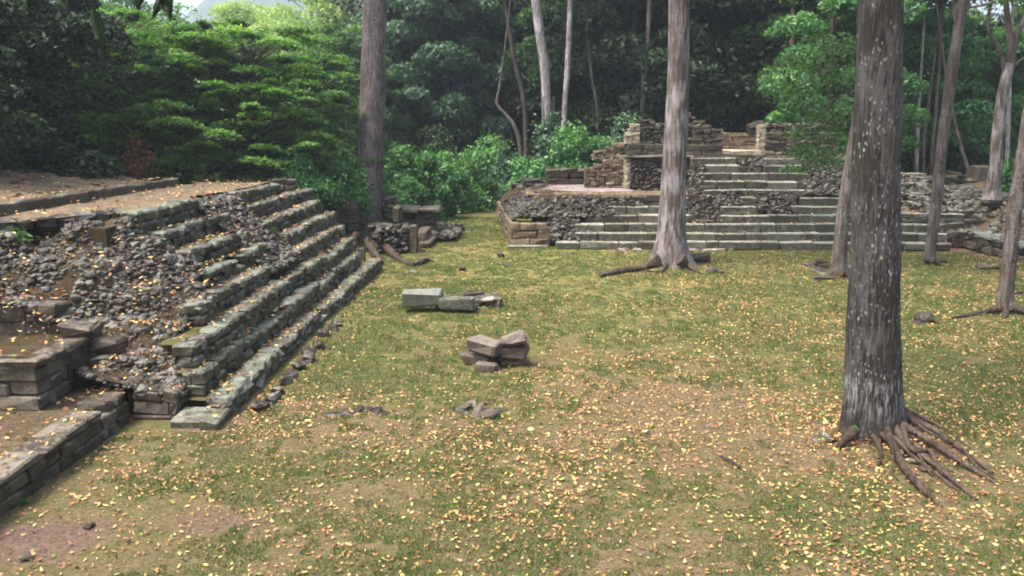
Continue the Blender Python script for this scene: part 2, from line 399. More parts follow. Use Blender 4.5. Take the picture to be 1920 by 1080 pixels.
def ground():
    def axis(lo, hi, a, b, s):
        fine = np.arange(a, b + 1e-6, s)
        L = [a]; st = s
        while L[-1] > lo: st *= 1.25; L.append(L[-1] - st)
        U = [b]; st = s
        while U[-1] < hi: st *= 1.25; U.append(U[-1] + st)
        return np.concatenate([L[:0:-1], fine, U[1:]])
    xs = axis(-900, 900, -14, 22, 0.14); ys = axis(-60, 1500, 5, 46, 0.14)
    X, Y = np.meshgrid(xs, ys); Z = gh(X, Y)
    v = np.stack([X, Y, Z], -1).reshape(-1, 3); nx = len(xs); ny = len(ys)
    i = (np.arange(ny - 1)[:, None] * nx + np.arange(nx - 1)[None]).ravel()
    mb = MB(); mb.add(v, np.stack([i, i + 1, i + nx + 1, i + nx], -1))
    x = v[:, 0]; y = v[:, 1]
    wob = (n2(x, y, 0.8, 2) - .5) * 1.2 + (n2(x, y, 2.6, 4) - .5) * .8
    def blob(cx, cy, rx, ry, soft=0.5):
        return np.clip((1 - np.hypot((x - cx) / rx, (y - cy) / ry) + wob * 0.7) / soft, 0, 1)
    # colour regions of the lawn, measured on the photograph
    c1 = P(1230, 760, z=0); c2 = P(120, 1010, z=0); c3 = P(1000, 560, z=0); c4 = P(760, 800, z=0); c5 = P(1640, 840, z=0)
    litter = np.maximum.reduce([blob(c1[0], c1[1], 4.0, 4.2, .9) * .72, blob(c4[0], c4[1], 3.8, 2.4, 1.0) * .6,
                                blob(c5[0] - .3, c5[1], 1.9, 1.7) * .9, blob(P(1200, 1000, z=0)[0], 9.5, 5, 1.6, 1.2) * .5,
                                blob(P(420, 860, z=0)[0], P(420, 860, z=0)[1], 2.4, 1.4, 1.2) * .6,
                                np.clip((15.5 - y) / 4, 0, 1) * .30 + wob * .1, np.clip((22 - y) / 6, 0, 1) * .10])
    dirt = np.maximum.reduce([blob(c2[0], c2[1], 1.25, .85, 0.8), blob(c2[0] + 1.5, c2[1] + .5, 1.2, .5, 0.8) * .6,
                              np.clip((x + 4.4) / -1.1 + wob, 0, 1) * np.clip((y - 12.5) / 1.0, 0, 1) * np.clip((24 - y) / 6, 0, 1) * .5 * (x > -6),
                              blob(18.0, 34.0, 0.9, 3.0, .5), blob(1.7, 29, 1.6, .9, .9) * .3])
    yel = np.clip((y - 19) / 14, 0, 1) * np.clip(1.25 - np.abs(x - 0.5) / 6.5 + wob * .5, 0, 1)
    yel = np.maximum(yel, blob(-.9, 33, 1.3, 9, .8))
    yel = np.where(x > 9, yel * .4, yel)
    path = np.clip((y - 47.5 + wob * 2) / 3, 0, 1) * (y < 80)
    forest = np.clip((y - 50) / 6, 0, 1) * (np.abs(x) < 400)
    o = mb.build('ground', groundmat()); me = o.data
    for nm, w in (('litter', litter), ('dirt', dirt), ('yellow', yel), ('forest', forest), ('soil', path * .8)):
        a = me.attributes.new(nm, 'FLOAT', 'POINT'); a.data.foreach_set('value', np.clip(w, 0, 1).astype(np.float32))
    me.polygons.foreach_set('use_smooth', np.ones(len(me.polygons), bool))
    tag(o, kind='structure')
    return o

def groundmat():
    t = NT('lawn'); g = t.n('NewGeometry'); pos = g.outputs['Position']
    n1 = t.noise(pos, 0.7, 5, 0.6); n2_ = t.noise(pos, 4, 6, 0.7); n3 = t.noise(pos, 22, 5, 0.75); n4 = t.noise(pos, 90, 3, 0.7)
    green = t.mix(t.ramp(n2_, [(0.35, 0), (0.65, 1)]), (0.066, 0.080, 0.024), (0.155, 0.165, 0.046))
    green = t.mix(t.ramp(n1, [(0.42, 0), (0.62, 0.55)]), green, (0.160, 0.128, 0.070))
    yel = t.mix(t.ramp(n2_, [(0.35, 0), (0.65, 1)]), (0.135, 0.155, 0.040), (0.300, 0.300, 0.090))
    col = t.mix(t.math('MULTIPLY', t.attr('yellow'), 0.85), green, yel)
    col = t.mix(t.ramp(t.noise(pos, 1.6, 6, .75, .6), [(0.50, 0), (0.66, 0.55)]), col, (0.070, 0.105, 0.026))
    col = t.mix(t.ramp(t.noise(pos, 2.3, 6, .8, .9), [(0.54, 0), (0.70, 0.55)]), col, (0.24, 0.175, 0.105))
    brown = t.mix(t.ramp(n3, [(0.35, 0), (0.65, 1)]), (0.115, 0.082, 0.045), (0.235, 0.178, 0.105))
    lit = t.math('MULTIPLY', t.ramp(t.math('ADD', t.math('MULTIPLY', t.attr('litter'), 0.55), t.math('MULTIPLY', n2_, 0.85)), [(0.44, 0), (0.72, 1)]), 0.9)
    col = t.mix(lit, col, brown)
    dirt = t.mix(t.ramp(n3, [(0.3, 0), (0.7, 1)]), (0.105, 0.068, 0.050), (0.215, 0.150, 0.118))
    col = t.mix(t.ramp(t.math('ADD', t.math('MULTIPLY', t.attr('dirt'), 0.8), t.math('MULTIPLY', n3, 0.4)), [(0.45, 0), (0.75, 0.95)]), col, dirt)
    col = t.mix(t.ramp(n3, [(0.34, 0.7), (0.48, 0)]), col, (0.040, 0.042, 0.014))
    col = t.mix(t.ramp(t.noise(pos, 9, 5, .75, .5), [(0.52, 0), (0.66, 0.6)]), col, (0.26, 0.19, 0.12))
    col = t.mix(t.attr('soil'), col, (0.05, 0.03, 0.018))
    col = t.mix(t.attr('forest'), col, t.mix(n2_, (0.020, 0.022, 0.010), (0.05, 0.045, 0.02)))
    h = t.math('ADD', n3, t.math('MULTIPLY', n4, 0.7))
    return t.done(t.bsdf(col, 0.95, 0.1, h, 0.05, 0.9))
ground()

# hills far behind
def hill(name, cx, cy, sx, sy, hz, mat):
    n = 90; X, Y = np.meshgrid(np.linspace(-3, 3, n), np.linspace(-3, 3, n))
    Z = hz * np.exp(-(X ** 2 + Y ** 2) * .6) * (1 + .25 * (n2(X, Y, 1.6, 3) - .5)) + hz * .05 * (n2(X, Y, 9, 3) - .5) - 2
    v = np.stack([X * sx / 2 + cx, Y * sy / 2 + cy, Z], -1).reshape(-1, 3)
    i = (np.arange(n - 1)[:, None] * n + np.arange(n - 1)[None]).ravel()
    mb = MB(); mb.add(v, np.stack([i, i + 1, i + n + 1, i + n], -1))
    return tag(mb.build(name, mat, smooth=True), kind='structure')
hm = NT('wooded hillside'); hp = hm.n('NewGeometry').outputs['Position']
hmat = hm.done(hm.bsdf(hm.mix(hm.ramp(hm.noise(hp, 0.05, 6, 0.7), [(0.35, 0), (0.65, 1)]), (0.02, 0.04, 0.018), (0.07, 0.10, 0.04)), 0.95, 0.1, hm.noise(hp, .12, 4, .7), 6, 1))
hill('hill', -196, 1080, 395, 330, 235, hmat)
hill('hills', -420, 1050, 420, 200, 38, hmat)

# ------------------------------------------------------------------ leaf helpers
def leafquads(mb, cen, size, nrm_bias=(0, 0, 1), bias=0.6, asp=0.5, tint=None, mat=0, droop=0):
    """diamond shaped leaf faces"""
    cen = np.asarray(cen, float).reshape(-1, 3); n = len(cen)
    if n == 0: return
    nb = np.broadcast_to(np.asarray(nrm_bias, float), (n, 3))
    nr = nb * bias + rng.normal(0, 1, (n, 3)) * (1 - bias); nr /= np.linalg.norm(nr, axis=1, keepdims=True) + 1e-9
    a = rng.normal(0, 1, (n, 3)); a[:, 2] -= droop
    a -= (a * nr).sum(1, keepdims=True) * nr; a /= np.linalg.norm(a, axis=1, keepdims=True) + 1e-9
    b = np.cross(nr, a); s = np.broadcast_to(size, n)[:, None] * rng.uniform(0.7, 1.3, (n, 1))
    v = np.stack([cen - a * s * .5, cen + b * s * asp * .5 - nr * s * .05, cen + a * s * .5, cen - b * s * asp * .5 - nr * s * .05], 1)
    t = rng.random(n) if tint is None else np.clip(np.asarray(tint) + rng.normal(0, 0.14, n), 0, 1)
    mb.add(v.reshape(-1, 3), np.arange(n * 4).reshape(n, 4), t, mat)

def ball(n, shell=0.35):
    d = rng.normal(size=(n, 3)); d /= np.linalg.norm(d, axis=1, keepdims=True)
    return d, d * (shell + (1 - shell) * rng.random((n, 1)) ** 0.6)

def smooth_path(pts, k=6):
    p = np.array(pts, float); q = np.vstack([2 * p[0] - p[1], p, 2 * p[-1] - p[-2]]); out = []
    for i in range(1, len(q) - 2):
        for t in np.linspace(0, 1, k, endpoint=False):
            a, b, c, d = q[i - 1], q[i], q[i + 1], q[i + 2]
            out.append(0.5 * (2 * b + (c - a) * t + (2 * a - 5 * b + 4 * c - d) * t * t + (3 * b - a - 3 * c + d) * t ** 3))
    out.append(p[-1]); return np.array(out)

def tube(mb, pts, rad, k=10, sm=5, amp=0.0, ridge=0.0, seed=0.0, mat=0, tint=0.5, lobes=None, cap=True):
    """tapered limb; pts (n,3), rad (n)"""
    pts = np.array(pts, float); rad = np.array(rad, float)
    if sm > 1:
        q = smooth_path(np.hstack([pts, rad[:, None]]), sm); pts, rad = q[:, :3], np.maximum(q[:, 3], 0.002)
    n = len(pts); tan = np.gradient(pts, axis=0); tan /= np.linalg.norm(tan, axis=1, keepdims=True) + 1e-9
    ref = np.array([1.0, 0, 0]) if abs(tan[0][0]) < 0.8 else np.array([0, 1.0, 0])
    A = np.cross(tan, ref); A /= np.linalg.norm(A, axis=1, keepdims=True); B = np.cross(tan, A)
    th = np.linspace(0, 2 * np.pi, k, endpoint=False)
    r = np.repeat(rad[:, None], k, 1)
    if amp or ridge:
        s = np.concatenate([[0], np.cumsum(np.linalg.norm(np.diff(pts, axis=0), axis=1))])
        cx = np.cos(th)[None] * 1.5 + seed; cy = np.sin(th)[None] * 1.5 + 7
        r = r * (1 + amp * (vn(np.stack([cx + 0 * s[:, None], cy + 0 * s[:, None], s[:, None] * 0.9 + 0 * cx], -1)) - .5) * 2)
        if ridge:
            cx2 = np.cos(th)[None] * 9 + seed; cy2 = np.sin(th)[None] * 9 + 7
            r = r * (1 + ridge * (vn(np.stack([cx2 + 0 * s[:, None], cy2 + 0 * s[:, None], s[:, None] * 2.2 + 0 * cx2], -1)) - .5) * 2)
    if lobes is not None: r = r * lobes(th[None], pts[:, 2][:, None])
    v = pts[:, None] + A[:, None] * (np.cos(th)[None, :, None] * r[..., None]) + B[:, None] * (np.sin(th)[None, :, None] * r[..., None])
    i = np.arange(n - 1)[:, None] * k; j = np.arange(k)[None]; j2 = (j + 1) % k
    f = np.stack([i + j, i + j2, i + k + j2, i + k + j], -1).reshape(-1, 4)
    mb.add(v.reshape(-1, 3), f, tint, mat)
    if cap:
        mb.add(np.vstack([v[-1], pts[-1][None] + tan[-1] * rad[-1] * .5]), np.array([[a, (a + 1) % k, k] for a in range(k)]), tint, mat)
        mb.add(np.vstack([v[0], pts[0][None] - tan[0] * rad[0] * .3]), np.array([[(a + 1) % k, a, k] for a in range(k)]), tint, mat)

# ================================================================== LEFT STEPPED TERRACE
leafspots = []       # (x0,x1,y0,y1,zfunc or z,density)
LT = empty('stepped_terrace', (-8, 22, 0), label='long mossy stone stairway terrace with a collapsed rubble flank on the left of the lawn', cat='ruin')
SX = [-5.16, -5.66, -5.94, -6.36, -6.78, -7.18, -7.66, -8.02]
SZ = [0.36, 0.77, 1.18, 1.59, 2.00, 2.41, 2.82, 3.23]
def xw(i, y): return SX[i] + (n2(y, 0 * y + i, 0.6, i * 3.1) - .5) * 0.20
segs = [[(14.1, 30.2)], [(14.35, 29.3)], [(14.7, 29.6)], [(16.2, 17.05), (17.45, 20.9), (22.6, 30.1)], [(17.6, 22.2), (24.2, 30.5)],
        [(17.9, 22.0), (23.4, 30.2)], [(17.9, 21.9), (24.0, 31.0)], [(17.7, 21.2), (23.8, 28.0)]]
for i in range(8):
    z0 = 0.0 if i == 0 else SZ[i - 1] - 0.05; z1 = SZ[i]
    for (a, b) in segs[i]:
        mb = MB(); a_, b_ = a, b
        y = a
        while y < b - 0.1:
            y2 = min(b, y + rng.uniform(2.2, 3.4))
            if b - y2 < 1: y2 = b
            dz = rng.normal(0, .032); dx = rng.normal(0, .03)
            xa, xb = float(xw(i, np.array(y))), float(xw(i, np.array(y2)))
            wall(mb, (xa + dx, y), (xb + dx, y2), z0, z1 + dz, ch=0.215, bl=0.36, dep=0.42 if i != 1 else .36, jit=0.022, bev=0.04, skip=.015)
            y = y2
        # end faces
        wall(mb, (xw(i, np.array(a)) - .42 if i not in (3,) else -7.0, a), (xw(i, np.array(a)) - .02, a), z0, z1 - .01, ch=.21, bl=.4, dep=.3, jit=.016, bev=.03)
        if i < 7: patch(mb, SX[i + 1] - .25, SX[i] - .28, a_ + .1, b_ - .12, z1 - 0.035, 0.16, 0.025, mat=1)
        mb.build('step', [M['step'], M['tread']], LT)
    if i < 7:
        for (a, b) in segs[i]: leafspots.append((SX[i + 1] + .05, SX[i] - .05, a, b, z1 + .012, 60 if i < 5 else 40))
# core under the stairs and the platform
mb = MB()
for i in range(8):
    x1 = SX[i] - .40; x0 = SX[i + 1] - .30 if i < 7 else -19
    lo = segs[i][0][0] + .3; hi = (30.0 if i < 7 else 27.8)
    box(mb, x0, x1, max(lo, 17.9 if i > 3 else lo), hi, -.2, SZ[i] - .10, tint=.2)
for (x0_, x1_, y0_, y1_) in ((-10.3, -8.4, 16.9, 18.0), (-19, -10.25, 15.9, 18.0)): box(mb, x0_, x1_, y0_, y1_, -.2, 3.0)
mb.build('earth_core', M['dirt'], LT)
# platform floor
mb = MB()
def edge_x(y): return np.interp(y, [15.4, 16.0, 17.2, 17.8, 18.5, 30], [-11.2, -9.9, -9.05, -8.4, -8.3, -8.3])
nx, ny = 60, 90
yy = np.linspace(15.2, 28.0, ny); v = []
for y in yy:
    xe = float(edge_x(y))
    if 21.3 < y < 23.7: xe -= .45 * math.sin((y - 21.3) / 2.4 * math.pi)
    for x in np.linspace(-10.7, xe, nx // 2): v.append((x, y, 3.22 + (float(n2(x, y, 2.2, 4)) - .5) * .06))
v = np.array(v); kx = nx // 2
i = (np.arange(ny - 1)[:, None] * kx + np.arange(kx - 1)[None]).ravel()
mb.add(v, np.stack([i, i + 1, i + kx + 1, i + kx], -1))
mb.build('platform_floor', M['litter'], LT)
leafspots.append((-10.55, -8.1, 16.6, 28, 3.27, 14))
# platform edge stones along the rounded left part
mb = MB()
ye = np.linspace(15.6, 18.0, 9)
for a, b in zip(ye[:-1], ye[1:]):
    wall(mb, (edge_x(a), a), (edge_x(b), b), 3.02, 3.26, ch=.24, bl=.5, dep=.4, jit=.03, bev=.05)
wall(mb, (-13.5, 15.35), (edge_x(15.45), 15.45), 3.0, 3.24, ch=.24, bl=.5, dep=.5, jit=.03, bev=.05)
mb.build('platform_edge', M['rubble'], LT)
# low bench wall along the back of the platform and the mound behind it
mb = MB(); wall(mb, (-10.62, 12.0), (-10.62, 26.2), 3.18, 3.46, ch=.28, bl=.62, dep=.34, jit=.014, bev=.03)
mb.build('bench_wall', M['wall'], LT)
leafspots.append((-10.98, -10.65, 14, 26, 3.49, 30))
def moundz(X, Y): return 3.40 + np.clip((-X - 10.9) / 3, 0, 1) * 0.42 - np.clip((Y - 23) / 5, 0, 1) * .25 - np.clip((-X - 15) / 2, 0, 1) * .8
mb = MB(); patch(mb, -18, -10.85, 12, 26.4, 0, 0.22, 0.07, zf=moundz)
q = rng.uniform(0, 1, (420, 2)); qx = -17 + q[:, 0] * 6; qy = 13 + q[:, 1] * 13
rocks(mb, np.stack([qx, qy, moundz(qx, qy) + .0], -1), rng.uniform(.05, .14, 420), .5)
mb.build('mound', M['litter'], LT)
leafspots.append((-17, -11, 13, 26, moundz, 14))

# rubble flank
ctrl = np.array([(-13, 15.0, 3.0), (-11.2, 15.3, 3.05), (-9.9, 15.9, 3.02), (-9.05, 17.1, 3.1), (-8.4, 17.7, 3.1), (-7.8, 17.7, 2.7), (-7.2, 17.7, 2.25), (-6.8, 17.4, 1.8),
                 (-6.6, 16.6, 1.5), (-6.4, 15.8, 1.22), (-6.2, 15, .95), (-6.0, 14.5, .62), (-7, 14.7, .95), (-7.8, 14.8, 1.25), (-8.3, 14.9, 1.62), (-9.1, 15.0, 1.9), (-10, 14.8, 2.0), (-12, 14.6, 2.0),
                 (-6.4, 14.1, .5), (-7, 14.3, .58), (-7.7, 14.5, .7), (-7.5, 16.2, 1.9), (-8.3, 16.4, 2.4), (-7.3, 15.5, 1.35), (-9.3, 15.8, 2.55), (-8.8, 16.2, 2.5), (-5.9, 14.2, .42)])
def rubz(X, Y):
    X = np.asarray(X, float); Y = np.asarray(Y, float)
    d2 = (X[..., None] - ctrl[:, 0]) ** 2 + (Y[..., None] - ctrl[:, 1]) ** 2 + 0.02
    w = 1 / d2 ** 1.6
    return (w * ctrl[:, 2]).sum(-1) / w.sum(-1)
# gap scar in the steps
def scarz(X, Y):
    X = np.asarray(X, float)
    return np.interp(-X, [5.9, 6.36, 6.78, 7.18, 7.66, 8.02, 8.8], [1.15, 1.45, 1.75, 2.15, 2.6, 3.0, 3.2])
mb = MB()
patch(mb, -13, -5.9, 14.0, 17.9, 0, 0.15, 0.06, zf=lambda X, Y: rubz(X, Y) + .012 - .9 * ((X < -8.2) & (Y < 15.1)) - .7 * ((X > -6.6) & (Y > 14.9)) - .5 * ((X > -6.9) & (Y > 17.2)), mat=1)
n = 24000; qx = rng.uniform(-12.2, -5.95, n); qy = rng.uniform(14.0, 17.85, n); keep = (qy < edge_y if False else True)
px_ = qx; ok = ~((qx > -6.9) & (qy > 17.3)) & (qy < np.interp(qx, [-13, -11.2, -9.9, -9.05, -8.4, -5], [15.3, 15.35, 15.95, 17.15, 17.75, 17.9])) & ~((qx > -6.55) & (qy > 14.9)) & ~((qx < -7.7) & (qy < 14.75))
qx, qy = qx[ok], qy[ok]; sz = rng.gamma(2.4, .0165, len(qx)).clip(.018, .17)
rocks(mb, np.stack([qx, qy, rubz(qx, qy) + sz * .05 - .01], -1), sz, .62, clip=.6)
mb.build('rubble_flank', [M['rubble'], M['dirt']], LT)
leafspots.append((-9.8, -6.3, 14.3, 17.4, lambda X, Y: rubz(X, Y) + .06, 75))
mb = MB()
for (ya, yb, lo, hi) in ((21.0, 24.2, -8.5, -6.3),):
    patch(mb, lo, hi, ya, yb, 0, .15, .05, zf=lambda X, Y: scarz(X, Y) - .1, mat=1)
    n = 2600; qx = rng.uniform(lo, hi, n); qy = rng.uniform(ya, yb, n)
    # diagonal band
    c = np.interp(-qx, [6.3, 8.4], [22.0, 22.5]); ok = np.abs(qy - c) < 1.45
    qx, qy = qx[ok], qy[ok]; sz = rng.gamma(2.6, .02, len(qx)).clip(.02, .15)
    rocks(mb, np.stack([qx, qy, scarz(qx, qy) + sz * .2], -1), sz, .62)
mb.build('rubble_scar', [M['rubble'], M['dirt']], LT)
leafspots.append((-8.2, -6.3, 21.2, 24, lambda X, Y: scarz(X, Y) + .06, 40))
# exposed older blocks in the flank
mb = MB(); wall(mb, (-12, 14.8), (-8.35, 14.8), 1.2, 1.90, ch=.36, bl=.75, dep=.45, jit=.02, bev=.035, tint=.45)
blocks(mb, [(-7.95, 14.75, 1.42), (-7.55, 14.9, 1.12)], [(.28, .24, .14), (.3, .25, .16)], rz=.1, bev=.05, jit=.03)
mb.build('retaining_wall', M['wall'], LT)
mb = MB()
wall(mb, (-7.8, 13.05), (-7.8, 14.75), .50, 1.22, ch=.24, bl=.34, dep=.4, jit=.02, bev=.03)
wall(mb, (-12, 13.05), (-7.81, 13.05), .50, 1.22, ch=.24, bl=.6, dep=.4, jit=.02, bev=.03)
blocks(mb, [(-9.9, 14.0, 1.02)], [(2.05, .85, .26)], bev=.05, tint=.3); 
wall(mb, (-12.0, 13.0), (-7.74, 13.0), 1.225, 1.34, ch=.11, bl=.8, dep=.45, jit=.012, bev=.03, tint=.7)
wall(mb, (-7.74, 13.46), (-7.74, 14.75), 1.225, 1.34, ch=.11, bl=.6, dep=.4, jit=.012, bev=.03, tint=.5)
patch(mb, -12, -7.95, 13.2, 14.8, 1.32, .15, .03, mat=1)
mb.build('corner_wall', [M['wall'], M['dirt']], LT)
leafspots.append((-9.5, -7.8, 13.1, 14.8, 1.37, 22))
mb = MB(); wall(mb, (-7.75, 14.75), (-6.85, 14.75), .50, 1.0, ch=.25, bl=.4, dep=.4, jit=.03, bev=.05)
wall(mb, (-6.85, 14.85), (-6.1, 14.85), .5, .78, ch=.2, bl=.35, dep=.3, jit=.03, bev=.05)
mb.build('inner_wall', M['wall'], LT)
# low outer terrace
mb = MB()
wall(mb, (-6.77, 6.0), (-6.77, 13.9), 0, .40, ch=.2, bl=.38, dep=.4, jit=.014, bev=.025)
wall(mb, (-6.74, 6.0), (-6.74, 12.95), .40, .545, ch=.14, bl=.9, dep=.5, jit=.012, bev=.03)
wall(mb, (-6.80, 13.2), (-6.80, 13.9), .40, .56, ch=.14, bl=.5, dep=.5, jit=.02, bev=.03)
wall(mb, (-6.75, 13.98), (-5.95, 13.98), 0.12, .54, ch=.21, bl=.52, dep=.4, jit=.02, bev=.035)
wall(mb, (-6.75, 13.93), (-5.45, 13.93), -.02, .12, ch=.14, bl=.7, dep=.4, jit=.014, bev=.03)
wall(mb, (-5.95, 14.0), (-5.95, 14.6), 0.12, .50, ch=.21, bl=.52, dep=.3, jit=.02, bev=.035)
patch(mb, -13, -7.1, 5.5, 13.2, .50, .2, .05, mat=1)
patch(mb, -12.5, -7.0, 13.15, 14.8, .50, .15, .04, mat=1); patch(mb, -7.05, -6.1, 14.2, 14.85, .50, .12, .03, mat=1)
box(mb, -13, -7.0, 5.6, 13.3, -.1, .42, mat=1); box(mb, -12, -7.0, 13.35, 14.5, -.1, .41, mat=1); box(mb, -6.95, -6.2, 14.25, 14.6, -.1, .40, mat=1)
mb.build('low_terrace_wall', [M['wall'], M['lowfloor']], LT)
leafspots.append((-9.5, -6.8, 8, 13, .55, 40)); leafspots.append((-7.7, -6.8, 13.2, 14.7, .54, 60)); leafspots.append((-6.9, -6.0, 14.05, 14.8, .54, 90))
# lowest corner slab
mb = MB(); s0 = P(376, 809, z=.22)
wall(mb, (-5.93, 13.5), (-5.14, 13.5), -.03, .2, ch=.23, bl=1.2, dep=.7, jit=.01, bev=.03)
wall(mb, (-5.10, 13.42), (-5.10, 14.15), -.03, .21, ch=.24, bl=.8, dep=.3, jit=.01, bev=.03)
mb.build('corner_slab', M['step'], LT)
leafspots.append((-5.85, -5.15, 13.55, 14.1, .225, 60))
# far end face of the stairs
mb = MB()
for i in range(1, 8): wall(mb, (SX[i] - .05, 30.3 - .0 * i), (SX[i] - .9, 30.3), 0, SZ[i] - .03, ch=.2, bl=.4, dep=.3)
mb.build('end_wall', M['wall'], LT)

# loose kerb stones beside the stair foot
kb = [(0, .0)]
a0 = P(483, 775, z=0); a1 = P(632, 612, z=0)
for i in range(13):
    t = i / 12; c = a0 * (1 - t) + a1 * t
    if i in (9,): continue
    mb = MB(); L = rng.uniform(.2, .34)
    blocks(mb, [(0, 0, .04)], [(L * .5, .12, .10)], rz=R(90) + rng.normal(0, .12) - .1, rx=rng.normal(0, .08), bev=.06, jit=.03, tint=.25 + .3 * rng.random())
    e = mb.build('kerb_stone', M['rubble']); e.location = (c[0] + rng.normal(0, .04), c[1] + rng.normal(0, .04), float(gh(c[0], c[1])))
    tag(e, 'low brown kerb stone sunk in the leaves along the foot of the left stairway', 'stone', 'kerb stones in a row along the stair foot')

def weed(label, px, py, z, n, h, mat='lf_mid', Y=None):
    q = P(px, py, z=z); mb = MB(); d = rng.normal(size=(n, 3)); d[:, 2] = abs(d[:, 2]) + .4; d /= np.linalg.norm(d, axis=1, keepdims=True)
    leafquads(mb, d * h * rng.uniform(.3, 1, (n, 1)), h * .6, (0, -.3, 1), .4, .28, tint=.6, droop=.4)
    for k in range(7): tube(mb, [(0, 0, -.02), d[k] * h * .5, d[k] * h], [.006, .005, .003], 5, 3, tint=.2)
    o = mb.build('weed', M[mat]); o.location = q; tag(o, label, 'plant')
weed('bushy dark weed growing on the rubble flank at the left edge of the photo', 22, 462, 2.75, 170, .36)
weed('small bright weed between the stones above the inner low wall', 184, 655, 1.05, 50, .13, 'lf_vine')
weed('tiny green weed at the foot of the low outer wall', 45, 945, .02, 30, .09, 'lf_vine')
# ================================================================== CENTRAL RUIN
PY = empty('stepped_pyramid', (8, 38, 0), label='wide grey green stepped ruin with temple walls on top, across the lawn', cat='ruin')
def px2x(px, Y): return P(px, 400, Y=Y)[0]
flights = [  # z top, Y front, segments in px
    (0.34, 35.0, [(1042, 1791)]), (0.66, 35.4, [(1078, 1781)]), (1.00, 35.8, [(1078, 1778)]),
    (1.34, 36.2, [(1097, 1296), (1353, 1640)]), (1.67, 36.6, [(1147, 1290), (1353, 1420), (1490, 1640)]),
    (2.00, 37.0, [(1202, 1292), (1386, 1419), (1500, 1640)]),
    (2.32, 37.4, [(1318, 1522)]), (2.66, 37.8, [(1305, 1527)]), (2.99, 38.2, [(1305, 1512)]),
    (3.31, 38.6, [(1310, 1383), (1430, 1500)]), (3.63, 39.0, [(1292, 1376), (1426, 1592)])]
for k, (z1, Y, sg) in enumerate(flights):
    z0 = flights[k - 1][0] - .04 if k else 0
    for (a, b) in sg:
        mb = MB()
        xa, xb = px2x(a, Y), px2x(b, Y); x = xa
        while x < xb - .1:
            x2 = min(xb, x + rng.uniform(1.8, 3.5))
            if xb - x2 < 1: x2 = xb
            wall(mb, (x, Y + rng.normal(0, .015)), (x2, Y + rng.normal(0, .015)), z0, z1 + rng.normal(0, .014), ch=.33, bl=1.5, dep=.4, jit=.012, bev=.04, tint=None)
            x = x2
        patch(mb, xa + .05, xb - .05, Y + .3, Y + .62, z1 - .03, .2, .02, mat=1)
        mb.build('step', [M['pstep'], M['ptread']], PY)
    for (a, b) in sg: leafspots.append((px2x(a, Y), px2x(b, Y), Y + .05, Y + .4, z1 + .015, 16))
    if k in (3, 4): leafspots.append((px2x(1290, Y), px2x(1355, Y), Y - .3, Y + .3, z1 - .25, 40))
# core
mb = MB()
for k, (z1, Y, sg) in enumerate(flights):
    xa = px2x(sg[0][0], Y) + .1; xb = px2x(sg[-1][1], Y) - .15
    if k < 6: xb = px2x((1778, 1776, 1772, 1700, 1690, 1680)[k], Y)
    box(mb, xa, xb, Y + .38, 46 if k > 5 else 47 - k * .1, -.1 - k * .01, z1 - .07 - .001 * k, tint=.2)
mb.build('earth_core', M['dirt'], PY)
# rubble patches where step facings fell away
mb = MB()
def rubpatch(a, b, Y0, Y1, z0, z1, n, s=.10):
    q = rng.random((n, 2)); Y = Y0 + q[:, 1] * (Y1 - Y0); X = np.array([px2x(a + (b - a) * u, y) for u, y in zip(q[:, 0], Y)])
    rocks(mb, np.stack([X, Y, z0 + q[:, 1] * (z1 - z0) + rng.normal(0, .03, n)], -1), rng.gamma(2.6, s / 5, n).clip(.03, .2), .6)
rubpatch(1290, 1358, 36.2, 37.6, 1.0, 2.2, 800); rubpatch(1418, 1492, 36.6, 37.5, 1.4, 2.25, 700)
rubpatch(1030, 1085, 35.3, 36.5, .35, 1.5, 600); rubpatch(1060, 1150, 36.2, 37.2, 1.3, 2.0, 700); rubpatch(1100, 1205, 36.7, 37.3, 1.7, 2.05, 400)
rubpatch(1380, 1432, 38.5, 39.2, 3.0, 3.6, 220); rubpatch(1290, 1318, 37.3, 38.8, 2.1, 3.4, 350)
rubpatch(1505, 1600, 37.3, 39.3, 2.1, 3.6, 1500); rubpatch(1345, 1390, 36.8, 37.4, 1.7, 2.2, 250)
mb.build('rubble_fill', M['rubble'], PY)
# white lime strip on the lawn at the foot
for a, b, lab in ((1163, 1200, 'short white lime mortar strip in the grass left of the pale trunk'), (1278, 1372, 'long white lime mortar strip in the grass right of the pale trunk')):
    mb = MB(); p0 = P(a, 468, z=.02); p1 = P(b, 468, z=.02); n = int((b - a) / 1.6)
    tt = rng.random(n); q = p0[None] * (1 - tt[:, None]) + p1[None] * tt[:, None]; q[:, 1] += rng.normal(0, .09, n)
    rocks(mb, q, rng.uniform(.07, .17, n), .35)
    e = mb.build('lime_strip', M['plaster']); tag(e, lab, 'stones')
# left corner block with leaning side wall
mb = MB()
c0 = (px2x(956, 36), 36.0); c1 = (P(933, 407, z=0)[0], 47.0)
wall(mb, c0, (px2x(1032, 36), 36), 0, 1.02, ch=.34, bl=.7, dep=.4, jit=.02, bev=.04)
mb.build('corner_wall', M['tan'], PY)
mb = MB(); wall(mb, c1, c0, 0, .98, ch=.33, bl=.6, dep=.4, jit=.02, bev=.04); mb.build('side_wall', M['tan'], PY)
mb = MB(); blocks(mb, [(px2x(990, 35.5), 35.6, .03)], [(.85, .22, .07)], bev=.03); mb.build('foot_slab', M['pstep'], PY)
